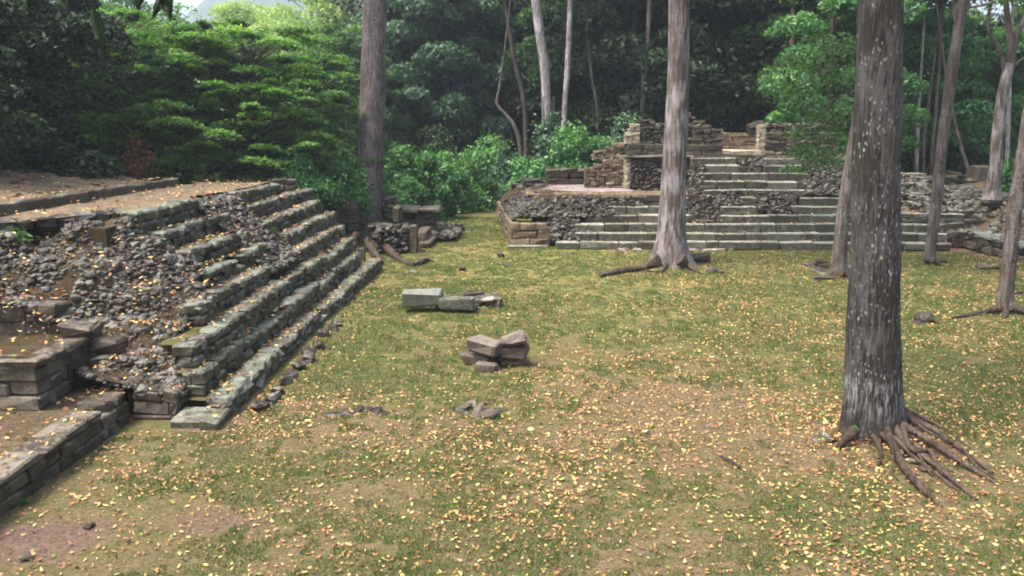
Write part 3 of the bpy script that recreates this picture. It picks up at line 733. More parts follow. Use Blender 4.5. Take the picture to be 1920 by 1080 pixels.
# rubble shoulder above the corner
def shoulz(X, Y):
    l = np.interp(Y, [36, 47], [c0[0], c1[0]])
    a = np.clip((X - l) / 1.35, 0, 1); b = np.clip((Y - 36) / .9, 0, 1) + np.clip((X - px2x(1030, 36)) / .5, 0, 1) * 0
    return .98 + 1.12 * np.minimum(a, b) ** 0.8
mb = MB(); patch(mb, -1.6, 2.1, 36.2, 46.5, 0, .18, .06, zf=shoulz, mat=1)
v = mb.v[0]; l = np.interp(v[:, 1], [36, 47], [c0[0], c1[0]]) + .15; v[:, 0] = np.maximum(v[:, 0], l)
n = 4500; qx = rng.uniform(-1.5, 2.6, n); qy = 36.15 + rng.random(n) ** 1.5 * 7
ok = qx > np.interp(qy, [36, 47], [c0[0], c1[0]]) + .1; ok &= shoulz(qx, qy) < 2.09
qx, qy = qx[ok], qy[ok]; sz = rng.gamma(2.6, .024, len(qx)).clip(.03, .2)
rocks(mb, np.stack([qx, qy, shoulz(qx, qy)], -1), sz, .7)
n = 500; qx = rng.uniform(1.2, 5.2, n); rocks(mb, np.stack([qx, np.full(n, 36.95) + rng.normal(0, .1, n), rng.uniform(1.3, 2.05, n)], -1), rng.uniform(.04, .11, n), .7)
mb.build('rubble_shoulder', [M['rubble'], M['dirt']], PY)
# mid terrace
mb = MB(); wall(mb, (px2x(1030, 36.9), 36.9), (px2x(1240, 36.9), 36.9), 1.0, 2.08, ch=.27, bl=.6, dep=.35, jit=.03, bev=.05)
mb.build('terrace_wall', M['wall'], PY)
mb = MB(); box(mb, px2x(1000, 38), px2x(1310, 38), 37.2, 46, 0, 2.06); patch(mb, px2x(985, 38), px2x(1300, 38), 37.1, 45.8, 2.1, .3, .02)
mb.build('terrace_floor', M['litter'], PY)
mb = MB()
q0 = P(1000, 349, z=2.14); q1 = P(1188, 357, z=2.14)
pts = [P(1000, 350, z=2.14), P(1050, 357, z=2.14), P(1130, 359.5, z=2.14), P(1192, 358, z=2.14), P(1165, 350, z=2.14), P(1100, 346.5, z=2.14), P(1040, 347, z=2.14)]
ctr = np.mean(pts, 0); mb.add(np.vstack(pts + [ctr + [0, 0, .01]]), np.array([[i, (i + 1) % 7, 7] for i in range(7)])); 
mb.add(np.vstack(pts + [p - [0, 0, .12] for p in pts]), np.array([[i, i + 7, (i + 1) % 7 + 7, (i + 1) % 7] for i in range(7)]))
mb.build('plaster_floor', M['plaster'], PY)
leafspots.append((-.2, 4.8, 37, 45, 2.13, 10))
# low back parapet, left
mb = MB(); Y = 44; wall(mb, (px2x(1026, Y), Y), (px2x(1100, Y), Y), 2.08, 2.75, ch=.3, bl=.8, dep=.7, jit=.02, bev=.05); wall(mb, (px2x(1022, Y), Y - .05), (px2x(1098, Y), Y - .05), 2.76, 2.88, ch=.12, bl=.9, dep=.8, jit=.03, bev=.04, tint=.95)
mb.build('back_parapet', M['wall'], PY)
mb = MB(); Y = 42; wall(mb, (px2x(958, Y), Y), (px2x(1022, Y), Y), 2.0, 2.5, ch=.24, bl=.6, dep=.7, top=lambda s: 2.2 + s * .2, jit=.04, bev=.05); wall(mb, (px2x(986, Y - 1), Y - 1), (px2x(1022, Y - 1), Y - 1), 2.05, 2.3, ch=.24, bl=.6, dep=.7, jit=.02); mb.build('stone_ledge', M['rubble'], PY)
# plastered body wall with jagged left top
mb = MB(); Y = 40.8
def jag(s): return 3.0 + math.floor(s / .34) * .2
wall(mb, (px2x(1096, Y), Y), (px2x(1176, Y), Y), 2.06, 4.1, ch=.2, bl=.42, dep=.8, top=lambda s: min(3.72, jag(s)), jit=.025, bev=.03)
wall(mb, (px2x(1110, Y + .6), Y + .8), (px2x(1180, Y + .6), Y + .8), 3.4, 4.4, ch=.16, bl=.34, dep=.8, top=lambda s: 3.75 + .35 * s, jit=.03, bev=.04)
mb.build('body_wall', M['tan'], PY)
# rubble faced body to the right of it
mb = MB(); Y = 39.8; wall(mb, (px2x(1174, Y), Y), (px2x(1300, Y), Y), 2.06, 3.58, ch=.15, bl=.26, dep=.5, jit=.03, bev=.05)
mb.build('rubble_wall', M['rubble'], PY)
mb = MB(); wall(mb, (px2x(1170, Y), 40.6), (px2x(1172.5, Y), 39.75), 2.06, 3.62, ch=.2, bl=.5, dep=.18, jit=.02); mb.build('corner_quoin', M['cream'], PY)
mb = MB(); wall(mb, (px2x(1170, 39.6), 39.65), (px2x(1300, 39.6), 39.65), 3.6, 3.70, ch=.1, bl=.8, dep=.7, jit=.012, tint=.9)
wall(mb, (px2x(1376, 39.6), 39.55), (px2x(1430, 39.6), 39.55), 3.45, 3.75, ch=.3, bl=.9, dep=.5, jit=.012, tint=.3)
wall(mb, (px2x(1500, 39.6), 39.6), (px2x(1600, 39.6), 39.6), 3.5, 3.68, ch=.2, bl=.8, dep=.7, jit=.012, tint=.6)
box(mb, px2x(1174, 40), px2x(1640, 40), 40.0, 46, 0, 3.66, tint=.4); mb.build('upper_terrace', M['wall'], PY)
# temple
mb = MB(); Y = 41.2
wall(mb, (px2x(1172, Y), Y - .5), (px2x(1345, Y), Y - .5), 3.66, 4.2, ch=.27, bl=.7, dep=.9, jit=.02); mb.build('temple_plinth', M['wall'], PY)
mb = MB(); wall(mb, (px2x(1168, Y), Y), (px2x(1196, Y), Y), 4.2, 5.14, ch=.19, bl=.3, dep=.5, top=lambda s: 5.14 - max(0, .25 - s) * 3, jit=.015, bev=.02, tint=.6); mb.build('lit_pier', M['cream'], PY)
mb = MB()
wall(mb, (px2x(1196, Y), Y + .1), (px2x(1300, Y), Y + .1), 4.2, 6.0, ch=.17, bl=.32, dep=.8, top=lambda s: np.interp(s, [0, .5, 1.0, 1.25, 1.7, 1.75, 2.2, 2.6, 3], [5.25, 5.3, 5.1, 5.35, 5.45, 5.8, 5.75, 5.55, 5.3]), jit=.035, bev=.04)
mb.build('temple_wall', M['rubble'], PY)
mb = MB(); wall(mb, (px2x(1292, Y), Y - .35), (px2x(1346, Y), Y - .35), 3.7, 5.5, ch=.19, bl=.36, dep=.9, top=lambda s: np.interp(s, [0, .4, .8, 1.4], [5.45, 5.3, 5.02, 4.9]), jit=.02, bev=.03, tint=None)
mb.build('temple_wall', M['wall'], PY)
mb = MB(); Y2 = 43.5; wall(mb, (px2x(1340, Y2), Y2), (px2x(1424, Y2), Y2), 3.66, 4.7, ch=.2, bl=.8, dep=.6, jit=.012, bev=.03); mb.build('doorway_back_wall', M['tan'], PY)
mb = MB(); wall(mb, (px2x(1346, Y2), Y), (px2x(1420, Y2), Y), 3.66, 3.9, ch=.24, bl=.9, dep=2.2, jit=.012, bev=.03, tint=.8); mb.build('doorway_sill', M['cream'], PY)
mb = MB(); wall(mb, (px2x(1415, Y), Y), (px2x(1428, Y), Y), 3.7, 5.1, ch=.19, bl=.3, dep=.5, jit=.015, bev=.02, tint=.6); mb.build('door_jamb', M['cream'], PY)
mb = MB(); wall(mb, (px2x(1428, Y), Y - .03), (px2x(1560, Y), Y - .03), 3.66, 4.75, ch=.19, bl=.4, dep=.6, jit=.02, bev=.03); mb.build('temple_wall', M['wall'], PY)
mb = MB(); wall(mb, (px2x(1404, Y), Y + .5), (px2x(1545, Y), Y + .35), 4.6, 5.4, ch=.14, bl=.26, dep=.9, top=lambda s: 5.08 + .1 * math.sin(s * 5) + .08 * math.sin(s * 2), jit=.035, bev=.045, tint=None)
rocks(mb, [(px2x(1405 + 135 * u, Y), Y + .6, 5.05 + rng.normal(0, .05)) for u in rng.random(90)], rng.uniform(.08, .18, 90), .7); mb.build('wall_top_rubble', M['rubble'], PY)
# right shoulder: lower terraces
mb = MB(); Yr = 36.7
wall(mb, (px2x(1640, Yr), Yr), (px2x(1808, Yr), Yr), .96, 1.36, ch=.2, bl=.5, dep=.5, jit=.02); wall(mb, (px2x(1755, Yr), Yr - .1), (px2x(1808, Yr), Yr - .1), 0, .96, ch=.25, bl=.5, dep=.4, jit=.02, tint=.3)
patch(mb, px2x(1640, 37), px2x(1808, 37), 37.1, 38.2, 1.34, .2, .03, mat=1)
for (px0, px1, Yq, za, zb) in ((1640, 1762, 38.2, 1.3, 1.72), (1640, 1742, 39.2, 1.7, 2.05), (1640, 1735, 40.2, 2.0, 2.45), (1680, 1732, 42, 2.4, 2.8)):
    wall(mb, (px2x(px0, Yq), Yq), (px2x(px1, Yq), Yq), za, zb, ch=.2, bl=.5, dep=.5, jit=.03, bev=.04)
    patch(mb, px2x(px0, Yq), px2x(px1, Yq), Yq + .3, Yq + 1.2, zb - .03, .2, .04, mat=1); box(mb, px2x(px0, Yq), px2x(px1, Yq) - .1, Yq + .4, 47, 0, zb - .08, mat=1)
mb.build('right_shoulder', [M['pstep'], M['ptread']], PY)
mb = MB(); n = 420; qx = rng.uniform(px2x(1690, 39), px2x(1800, 39), n); qy = rng.uniform(37, 42, n)
rocks(mb, np.stack([qx, qy, 1.4 + (qy - 37) * .25], -1), rng.uniform(.06, .2, n), .6); mb.build('rubble_fill', M['rubble'], PY)
leafspots.append((px2x(1640, 37), px2x(1800, 37), 36.8, 38.1, 1.38, 22))

# ================================================================== RIGHT TERRACE RUIN
RT = empty('ruined_terrace', (20, 37, 0), label='low broken stone terrace running along the right edge of the lawn below the forked tree', cat='ruin')
mb = MB(); wall(mb, (18.55, 42), (18.35, 24), 0, .62, ch=.3, bl=.7, dep=.5, jit=.03, bev=.05)
# (faces the lawn: body must be on the right side, so run it southwards)
mb.build('front_wall', M['wall'], RT)
mb = MB(); wall(mb, (18.55 + .0, 41.5), (18.3, 24.5), .60, .72, ch=.12, bl=.8, dep=.7, jit=.03, bev=.04, tint=.95)
n = 90; qy = rng.uniform(27, 38, n); rocks(mb, np.stack([rng.uniform(18.5, 19.6, n), qy, np.full(n, .68)], -1), rng.uniform(.1, .28, n), .35); mb.build('pale_capstones', M['palestone'], RT)
def rtz(X, Y): return .6 + np.clip((X - 19.6) / 1.3, 0, 1) * 1.35 + np.clip((X - 23) / 3, 0, 1) * .4
mb = MB(); patch(mb, 18.8, 34, 24, 46, 0, .3, .08, zf=rtz, mat=1)
n = 2400; qx = rng.uniform(18.8, 23, n); qy = rng.uniform(25, 45, n); rocks(mb, np.stack([qx, qy, rtz(qx, qy)], -1), rng.gamma(3, .04, n).clip(.04, .3), .6)
wall(mb, (20.6, 44.5), (20.9, 26), 1.55, 1.98, ch=.21, bl=.5, dep=.4, jit=.05, bev=.05, skip=.12); mb.build('rubble_slope', [M['rubble'], M['lowfloor']], RT)
mb = MB(); wall(mb, (px2x(1778, 36), 36.0), (px2x(1822, 36), 36.0), 0, .66, ch=.3, bl=.7, dep=3, jit=.02, tint=.4); wall(mb, (px2x(1808, 37.5), 37.4), (px2x(1840, 37.5), 37.4), .6, 1.0, ch=.3, bl=.7, dep=.5, jit=.02, tint=.7); mb.build('corner_block', M['wall'], RT)
leafspots.append((18.5, 24, 25, 44, lambda X, Y: rtz(X, Y) + .08, 9))
BW = empty('ruined_wall', (24, 48, 1.5), label='low tumbled rubble wall in the shade behind the forked pale tree at right', cat='ruin')
mb = MB(); Yb = 47.5; wall(mb, (px2x(1765, Yb), Yb), (px2x(2050, Yb), Yb), 1.2, 2.6, ch=.2, bl=.4, dep=.8, top=lambda s: 2.15 + .25 * math.sin(s * 1.3) + .2 * math.sin(s * 3.1), jit=.04, bev=.05)
box(mb, px2x(1750, Yb), px2x(2100, Yb), Yb + .5, Yb + 8, 0, 1.7); mb.build('rubble_face', M['wall'], BW)
mb = MB(); blocks(mb, [(px2x(1835, Yb), Yb + .2, 2.45)], [(.42, .4, .42)], bev=.06, jit=.04, tint=.7); mb.build('tall_block', M['wall'], BW)

# ================================================================== SMALL RUIN BY THE LEFT TREE
SR = empty('small_ruin', (-4.5, 36, 0), label='small ruined walls and slabs behind the big purple grey trunk', cat='ruin')
mb = MB()
wall(mb, (px2x(690, 34), 34.0), (px2x(768, 34), 34.0), 0, 1.15, ch=.16, bl=.3, dep=.5, top=lambda s: 1.1, jit=.04, bev=.05)
rocks(mb, [(px2x(700 + 60 * u, 33.8), 33.85 + rng.normal(0, .1), rng.uniform(.1, 1.0)) for u in rng.random(120)], rng.uniform(.06, .16, 120), .7)
mb.build('rubble_wall', M['rubble'], SR); mb = MB(); wall(mb, (px2x(705, 38), 38.0), (px2x(748, 38), 38.0), .8, 2.15, ch=.2, bl=.4, dep=.5, top=lambda s: 2.1 - s * .35, jit=.05, bev=.05); mb.build('rubble_wall', M['rubble'], SR)
mb = MB()
blocks(mb, [(px2x(776, 33.9), 33.95, .55)], [(.14, .16, .6)], bev=.04, jit=.02, tint=.5); mb.build('standing_stone', M['wall'], SR); mb = MB()
blocks(mb, [(px2x(742, 36), 36.6, 1.35)], [(.12, .7, .35)], bev=.04, jit=.02, tint=.6); mb.build('standing_stone', M['wall'], SR); mb = MB()
wall(mb, (px2x(750, 34.4), 34.4), (px2x(782, 34.4), 34.4), .1, .98, ch=.45, bl=.8, dep=.3, tint=.2); mb.build('block_wall', M['wall'], SR); mb = MB()
wall(mb, (px2x(745, 38.5), 38.5), (px2x(815, 38.5), 38.5), .4, 1.2, ch=.26, bl=.7, dep=.6, jit=.02, tint=.2)
mb.build('block_wall', M['wall'], SR)
mb = MB()
wall(mb, (px2x(740, 38.3), 38.2), (px2x(824, 38.3), 38.2), 1.22, 1.4, ch=.16, bl=1.2, dep=1.6, jit=.02, bev=.04, tint=.7)
wall(mb, (px2x(784, 35.2), 35.2), (px2x(806, 35.2), 35.2), 0, .30, ch=.3, bl=1.2, dep=2.2, jit=.02, bev=.04, tint=.4)
wall(mb, (px2x(776, 35.8), 35.8), (px2x(797, 35.8), 35.8), .3, .62, ch=.3, bl=1.2, dep=2.2, jit=.02, bev=.04, tint=.4); mb.build('stone_slabs', M['brownstone'], SR)
mb = MB(); n = 160; rocks(mb, [(px2x(808 + 50 * u, 39), 37.5 + 4 * w, .1 + .25 * rng.random()) for u, w in rng.random((n, 2))], rng.uniform(.1, .32, n), .5)
mb.build('collapsed_stones', M['rubble'], SR)
leafspots.append((px2x(780, 36), px2x(808, 36), 35.3, 37.2, .5, 20))
WB = tag((lambda m: (wall(m, (px2x(600, 36), 36), (px2x(672, 36), 36), 0, 1.9, ch=.3, bl=.6, dep=.6, jit=.03, tint=.2), m.build('ruined_wall', M['wall']))[1])(MB()), 'dark low stone wall seen between the stair end and the purple grey trunk', 'wall')

# ================================================================== LOOSE BLOCKS ON THE LAWN
def lblock(label, px, py, w, d, h, z0=0.0, rz=0, rx=0, ry=0, mat='brownstone', tint=.5, name='stone_block', group=None, jit=.026, bev=.045):
    p = P(px, py, z=z0)
    mb = MB(); blocks(mb, [(0, 0, h / 2)], [(w / 2, d / 2, h / 2)], rz=rz, rx=rx, ry=ry, bev=bev, jit=jit, tint=tint)
    # weathered chips
    o = mb.build(name, M[mat]); o.location = (p[0], p[1] + d / 2 * .6, z0 + (float(gh(p[0], p[1])) - .02 if z0 == 0 else 0))
    return tag(o, label, 'stone', group)
def lrock(label, px, py, s, mat='rubble', flat=.6, z0=0.0, name='rock', group=None, tint=.5):
    p = P(px, py, z=z0); mb = MB(); rocks(mb, [(0, 0, s * flat * .4)], s, flat, hi=True, tint=tint)
    o = mb.build(name, M[mat]); o.location = (p[0], p[1] + s * .4, z0 + float(gh(p[0], p[1])))
    return tag(o, label, 'stone', group)
# group by the left: propped pale blocks
lblock('large pale grey block propped on small stones, leftmost of the upper block group', 791, 573, 1.06, .62, .36, z0=.22, rz=.04, mat='palestone', tint=.95)
lrock('mossy stone holding up the left end of the large pale block', 776, 577, .19, tint=.4); lrock('mossy stone holding up the right end of the large pale block', 806, 577, .19, tint=.7)
lblock('grey green block with a flat sunken top in the middle of the upper block group', 857, 581, .95, .55, .34, z0=.13, rz=-.03, mat='palestone', tint=.4)
lblock('dark footing stone under the middle block of the upper group', 853, 586, 1.1, .5, .15, rz=-.06, mat='rubble', tint=.3, bev=.06, jit=.03)
lblock('dark low block touching the right side of the middle grey block', 900, 576, .52, .4, .28, rz=.15, mat='rubble', tint=.6, bev=.05, jit=.03)
lblock('small squarish block at the right end of the upper block group', 926, 577, .40, .38, .30, rz=-.1, mat='rubble', tint=.75, bev=.05, jit=.03)
lblock('dark thin block lying at the back of the upper block group', 886, 562, .6, .3, .26, rz=.2, mat='rubble', tint=.3, bev=.05, jit=.03)
lrock('cream coloured flat stone on top between the two right blocks of the upper group', 915, 566, .18, mat='cream', flat=.4, z0=.2, tint=.7)
lrock('grey rounded stone at the back right of the upper block group', 924, 562, .24, tint=.7)
# lower stack
lblock('long brown block under the tilted grey block in the lower stack', 905, 683, .66, .8, .30, rz=R(-28), mat='brownstone', tint=.25)
lblock('small brown block lying in front of the lower stack', 913, 697, .48, .32, .22, rz=R(-4), mat='brownstone', tint=.6)
lblock('tilted grey block with a whitish top lying on the left half of the lower stack', 910, 664, .66, .42, .28, z0=.31, rz=R(-32), ry=R(5), mat='brownstone', tint=.95)
lblock('flat bottom slab with a yellowish face on the right half of the lower stack', 963, 683, .62, .42, .18, rz=R(3), mat='tan', tint=.4)
lblock('dark red brown middle block on the right half of the lower stack', 963, 671, .64, .42, .25, z0=.19, rz=R(2), mat='brownstone', tint=.15)
lblock('slanted top block crowning the right half of the lower stack', 964, 650, .50, .40, .24, z0=.45, rz=R(6), ry=R(-16), rx=R(-8), mat='brownstone', tint=.8)
lrock('pale chip of stone at the left foot of the lower stack', 873, 680, .10, mat='palestone', tint=.9); lrock('dark rounded stone behind the left edge of the lower stack', 878, 668, .16, tint=.4)
# sunken rubble pile
pile = [(870, 770, .17), (885, 765, .16), (900, 775, .2), (912, 785, .22), (925, 780, .16), (893, 785, .13), (905, 763, .13), (862, 777, .14), (935, 772, .11), (878, 783, .1)]
for i, (a, b, s) in enumerate(pile): lrock('brown rounded stone of the little sunken heap in the near lawn', a, b, s * .8, mat='brownstone', flat=.5, group='stones of the sunken heap', tint=rng.random())
for i, (a, b, s) in enumerate([(628, 782, .16), (645, 778, .12), (668, 775, .17), (690, 774, .13), (705, 777, .15), (722, 780, .1), (655, 784, .1)]): lrock('dark flat stone barely showing in the leaves left of the sunken heap', a, b, s, flat=.25, group='half buried flat stones', tint=.3)
lrock('small dark stone lying alone near the root of the purple grey trunk', 866, 508, .2, tint=.2); lrock('small dark stump like stone near the path mouth', 940, 482, .17, tint=.3, flat=.9)
lrock('flat brown stone in the yellow grass before the path mouth', 955, 500, .18, mat='brownstone', flat=.35, tint=.4)
lrock('small grey stone in the leaves below the big curved root', 775, 512, .14, tint=.9, mat='palestone')
lblock('dark rectangular block lying behind the pale trunk on its right', 1312, 488, .72, .4, .27, z0=.08, rz=.03, mat='rubble', tint=.1); lblock('thin brown slab under the dark block right of the pale trunk', 1312, 492, .8, .4, .07, mat='brownstone', tint=.3)
lrock('brown rock with a white top right of the pale trunk', 1336, 513, .26, mat='brownstone', tint=.5); lrock('small dark rock beside the white topped rock', 1352, 515, .14, tint=.2)
lblock('dark flat stone at the far left of the heap by the leaning trunk', 1522, 500, .5, .4, .13, rz=.1, mat='rubble', tint=.4, bev=.05, jit=.03); lblock('dark slab on the heap close to the leaning trunk', 1545, 497, .55, .4, .16, z0=.12, rz=-.2, mat='rubble', tint=.2, bev=.05, jit=.03)
lblock('tilted brown slab in the middle of the heap by the leaning trunk', 1541, 513, .4, .5, .14, rz=.6, rx=.25, mat='rubble', tint=.6, bev=.05, jit=.03); lblock('long flat stone at the front of the heap by the leaning trunk', 1545, 525, .75, .3, .12, rz=.1, mat='brownstone', tint=.2, bev=.05, jit=.03)
lrock('rounded brown stone touching the base of the leaning trunk', 1556, 520, .2, mat='brownstone', tint=.5)
lrock('dark lump of rock alone in the right lawn', 1738, 606, .27, tint=.15, flat=.75); lrock('small flat dark stone left of the dark lump of rock', 1718, 608, .12, tint=.2, flat=.4)
lblock('long narrow grey block lying in the grass near the right terrace', 1853, 505, .72, .22, .14, rz=-.12, mat='rubble', tint=.5)
lrock('dark stone at the roots of the slim upright tree', 1772, 496, .16, tint=.2)
lrock('pale rounded stone left of the roots of the nearest tree', 1548, 829, .12, mat='palestone', flat=.6, tint=.5)
lrock('flat grey stone in the bare dirt at the lower left corner', 45, 1050, .13, mat='brownstone', flat=.4, tint=.5); lrock('dark stone at the edge of the bare dirt patch', 165, 995, .09, flat=.4, tint=.2)
mb = MB(); p0 = P(1352, 856, z=.03); p1 = P(1388, 876, z=.03); mid = (p0 + p1) / 2 + [0, 0, .02]
tube(mb, [p0, mid, p1], [.018, .022, .014], 8, 4, .1); tag(mb.build('twig', M['bark_dark']), 'short dark broken twig lying on the leaves left of the nearest tree', 'twig')
mb = MB(); p0 = P(1898, 551, z=.06); p1 = P(1960, 549, z=.08); tube(mb, [p0, (p0 + p1) / 2 + [0, .1, .03], p1], [.05, .06, .06], 8, 4, .2); tag(mb.build('log', M['bark_dark']), 'dark fallen branch at the right edge of the lawn', 'log')
# dry frond heap behind the small ruin
mb = MB(); c = P(800, 366, z=1.0); n = 900; d, b = ball(n, .1); pt = c + b * [1.1, .6, .28]; leafquads(mb, pt, .28, (0, -.3, 1), .3, .2); tag(mb.build('dry_brush_heap', M['dry']), 'small heap of rusty dry palm leaves beyond the small ruin', 'brush')

# ================================================================== TREES NEAR
def big_tree(name, label, spec, mat, k=40, roots=(), flare=.6, fh=.7, ridge=.02, z0=0.0, seed=0, crown=True, rootmat='root', topz=17, crad=4.0):
    """spec: list of (px_center, py, width_px) up the trunk at the depth of the base"""
    b = P(spec[0][0], spec[0][1], z=z0); Y = b[1]
    T = empty(name, b, label=label, cat='tree')
    pts = []; rad = []
    for (px, py, w) in spec:
        q = P(px, py, Y=Y) if pts else b.copy(); e = P(px + w / 2, py, Y=Y)
        q0 = P(px, py, Y=Y); pts.append(q); rad.append(abs(e[0] - q0[0]))
    pts = np.array(pts); pts[0, 2] = z0 - .25
    # continue above the frame
    dv = (pts[-1] - pts[-2]); dv /= np.linalg.norm(dv)
    while pts[-1][2] < topz:
        dv = dv * .9 + np.array([rng.normal(0, .03), rng.normal(0, .03), .12]); dv /= np.linalg.norm(dv)
        pts = np.vstack([pts, pts[-1] + dv * 1.8]); rad.append(rad[-1] * .93)
    ph = rng.uniform(0, 6.28, 3)
    def lob(th, z):
        e = np.exp(-np.maximum(z - z0, 0) / fh)
        return 1 + flare * e * (0.55 + .45 * (np.sin(th * 3 + ph[0]) * .5 + np.sin(th * 5 + ph[1]) * .5)) 
    mb = MB(); tube(mb, pts, rad, k, 14 if k > 50 else 8, .05, ridge, seed, lobes=lob)
    tr = mb.build('trunk', M[mat], T, smooth=True)
    if roots:
        for rt in roots:
            mb = MB(); rp = []; rr = []
            for (px, py, r, zz) in rt:
                if rp: px += rng.normal(0, 3.5); py += rng.normal(0, 2.0); r *= rng.uniform(.6, 1.0); zz += rng.uniform(-.05, .03)
                q = P(px, py, z=zz + z0); q[2] += float(gh(q[0], q[1])) * (z0 == 0); rp.append(q); rr.append(r)
            tube(mb, rp, rr, 10, 5, .25, .0, rng.uniform(0, 9)); mb.build('root', M[rootmat], T, smooth=True)
    if crown:
        mb = MB(); ml = MB(); top = pts[-1]; 
        for j in range(9):
            a = j / 9 * 6.28 + rng.uniform(-.3, .3); s = pts[-2 - (j % 3)]
            e = s + np.array([math.cos(a) * crad * rng.uniform(.5, 1), math.sin(a) * crad * rng.uniform(.5, 1), rng.uniform(1.2, 3.5)])
            m = (s + e) / 2 + [0, 0, .5]
            tube(mb, [s, m, e], [rad[-1] * .45, rad[-1] * .28, .04], 8, 4)
            for q_ in (m, e, (m + e) / 2):
                nn = 170; d, bl = ball(nn, .2); leafquads(ml, q_ + bl * [1.5, 1.5, .7], .24, (0, 0, 1), .4, .5, tint=.5)
        mb.build('limb', M[mat], T, smooth=True); ml.build('crown', M['lf_mid'], T)
    return T

T3 = big_tree('tree', 'nearest tree with a thick dark furrowed trunk speckled with white lichen', [(1640, 826, 106), (1636, 720, 100), (1638, 600, 93), (1642, 420, 86), (1645, 240, 84), (1649, 90, 82), (1652, -40, 82)],
              'bark_near', 120, flare=.55, fh=.42, ridge=.045, seed=3.3, crad=4.5, topz=16, roots=[
    [(1660, 800, .10, .28), (1720, 835, .075, .13), (1790, 870, .065, .10), (1870, 912, .035, .03)],
    [(1670, 810, .09, .25), (1700, 850, .06, .14), (1760, 880, .06, .09), (1830, 940, .03, .02)],
    [(1660, 820, .08, .22), (1690, 870, .06, .15), (1720, 905, .06, .08), (1772, 965, .03, .0)],
    [(1680, 790, .09, .25), (1740, 822, .05, .15), (1800, 855, .04, .08), (1862, 888, .02, .02)],
    [(1600, 820, .10, .2), (1575, 842, .07, .08), (1560, 856, .03, -.02)],
    [(1680, 770, .10, .30), (1705, 780, .06, .15), (1740, 800, .04, .08), (1760, 815, .02, .0)],
    [(1650, 830, .05, .18), (1680, 862, .03, .12), (1702, 845, .03, .18), (1735, 880, .03, .1), (1752, 900, .02, .02)],
    [(1690, 815, .05, .22), (1712, 850, .04, .17), (1745, 862, .04, .13), (1768, 892, .03, .06), (1790, 900, .02, .0)],
    [(1640, 835, .05, .15), (1648, 862, .03, .10), (1640, 885, .02, .02)],
    [(1700, 800, .05, .22), (1745, 832, .03, .2), (1790, 850, .028, .12), (1835, 880, .02, .1), (1872, 905, .01, .02)],
    [(1675, 835, .04, .2), (1722, 880, .03, .12), (1765, 895, .022, .12), (1800, 925, .015, .03)],
    [(1668, 830, .03, .22), (1676, 858, .025, .2), (1672, 890, .015, .08), (1690, 905, .01, .02)],
    [(1710, 790, .04, .22), (1735, 800, .03, .2), (1772, 822, .02, .1), (1822, 850, .012, .03)]])
for a, b, sz_ in ((1690, 868, .10), (1712, 882, .08), (1735, 893, .09), (1700, 892, .06), (1668, 856, .07), (1745, 868, .07), (1588, 852, .07), (1655, 880, .06), (1722, 860, .07), (1780, 892, .06), (1560, 838, .09), (1530, 836, .07)):
    lrock('small brown stone wedged in the litter round the roots of the nearest tree', a, b, sz_, mat='brownstone', flat=.7, group='stones among the near roots', tint=rng.random())
# vine on the nearest trunk, bromeliad tufts
mb = MB(); Yt = tree3[1] - .42
vp = [(1655, 700), (1660, 690), (1652, 655), (1668, 640), (1660, 610), (1668, 670), (1672, 600), (1660, 590), (1665, 570), (1655, 560), (1670, 690)]
cen = []
for (a, b) in vp:
    for _ in range(3): cen.append(P(a + rng.normal(0, 5), b + rng.normal(0, 7), Y=Yt))
for s in range(26): cen.append(P(1597 + rng.normal(0, 6), 800 + s * 1.6, Y=Yt - .02))
leafquads(mb, cen, .07, (0.2, -1, .2), .75, .7, tint=.7)
tube(mb, [P(1650, 720, Y=Yt), P(1668, 640, Y=Yt), P(1660, 550, Y=Yt)], [.008, .008, .005], 6, 5, tint=.2)
tag(mb.build('climbing_vine', M['lf_vine']), 'small bright green vine climbing the nearest trunk', 'vine')
for (a, b, c) in ((1650, 480, 'upper airplant tuft, dry orange and green, on the nearest trunk'), (1650, 572, 'small green airplant tuft on the nearest trunk just above the vine')):
    mb = MB(); q = P(a, b, Y=Yt + .03); nn = 46; d = rng.normal(size=(nn, 3)); d[:, 1] = -abs(d[:, 1]); d /= np.linalg.norm(d, axis=1, keepdims=True)
    leafquads(mb, q + d * .06, .13, (0, 0, 1), .2, .18, tint=np.where(rng.random(nn) < .4, .95, .3)); tag(mb.build('airplant', M['grass']), c, 'plant')

big_tree('tree', 'tall straight purple grey trunk at the far end of the left stairway', [(690, 449, 66), (686, 400, 64), (691, 330, 54), (697, 230, 49), (700, 120, 46), (704, 0, 44)], 'bark_left', 64, flare=.45, fh=.6, ridge=.03, seed=1, topz=18, crad=5, roots=[
    [(705, 445, .22, .5), (728, 468, .2, .22), (745, 485, .15, .10), (775, 493, .12, .06), (800, 489, .11, .08), (820, 494, .05, .0)],
    [(715, 440, .22, .5), (738, 462, .2, .15), (748, 480, .1, .0)], [(672, 440, .22, .7), (655, 452, .2, .5), (640, 470, .1, .3)], [(690, 452, .2, .3), (700, 470, .16, .3), (716, 488, .08, .1)]])
big_tree('tree', 'pale lilac grey trunk with peeling streaks standing before the middle of the stepped ruin', [(1256, 497, 78), (1257, 468, 62), (1259, 430, 52), (1263, 330, 45), (1268, 240, 44), (1272, 120, 40), (1273, 0, 38)], 'bark_pale', 64, flare=.48, fh=.45, ridge=.03, seed=2, topz=17, crad=5, roots=[
    [(1235, 490, .24, .42), (1200, 504, .15, .13), (1165, 510, .13, .09), (1132, 521, .08, .03)], [(1180, 506, .12, .08), (1150, 508, .1, .08), (1115, 512, .07, .05)],
    [(1275, 485, .24, .4), (1292, 500, .15, .12), (1322, 516, .05, .0)], [(1250, 494, .12, .12), (1246, 503, .08, .05), (1238, 511, .04, .0)]])
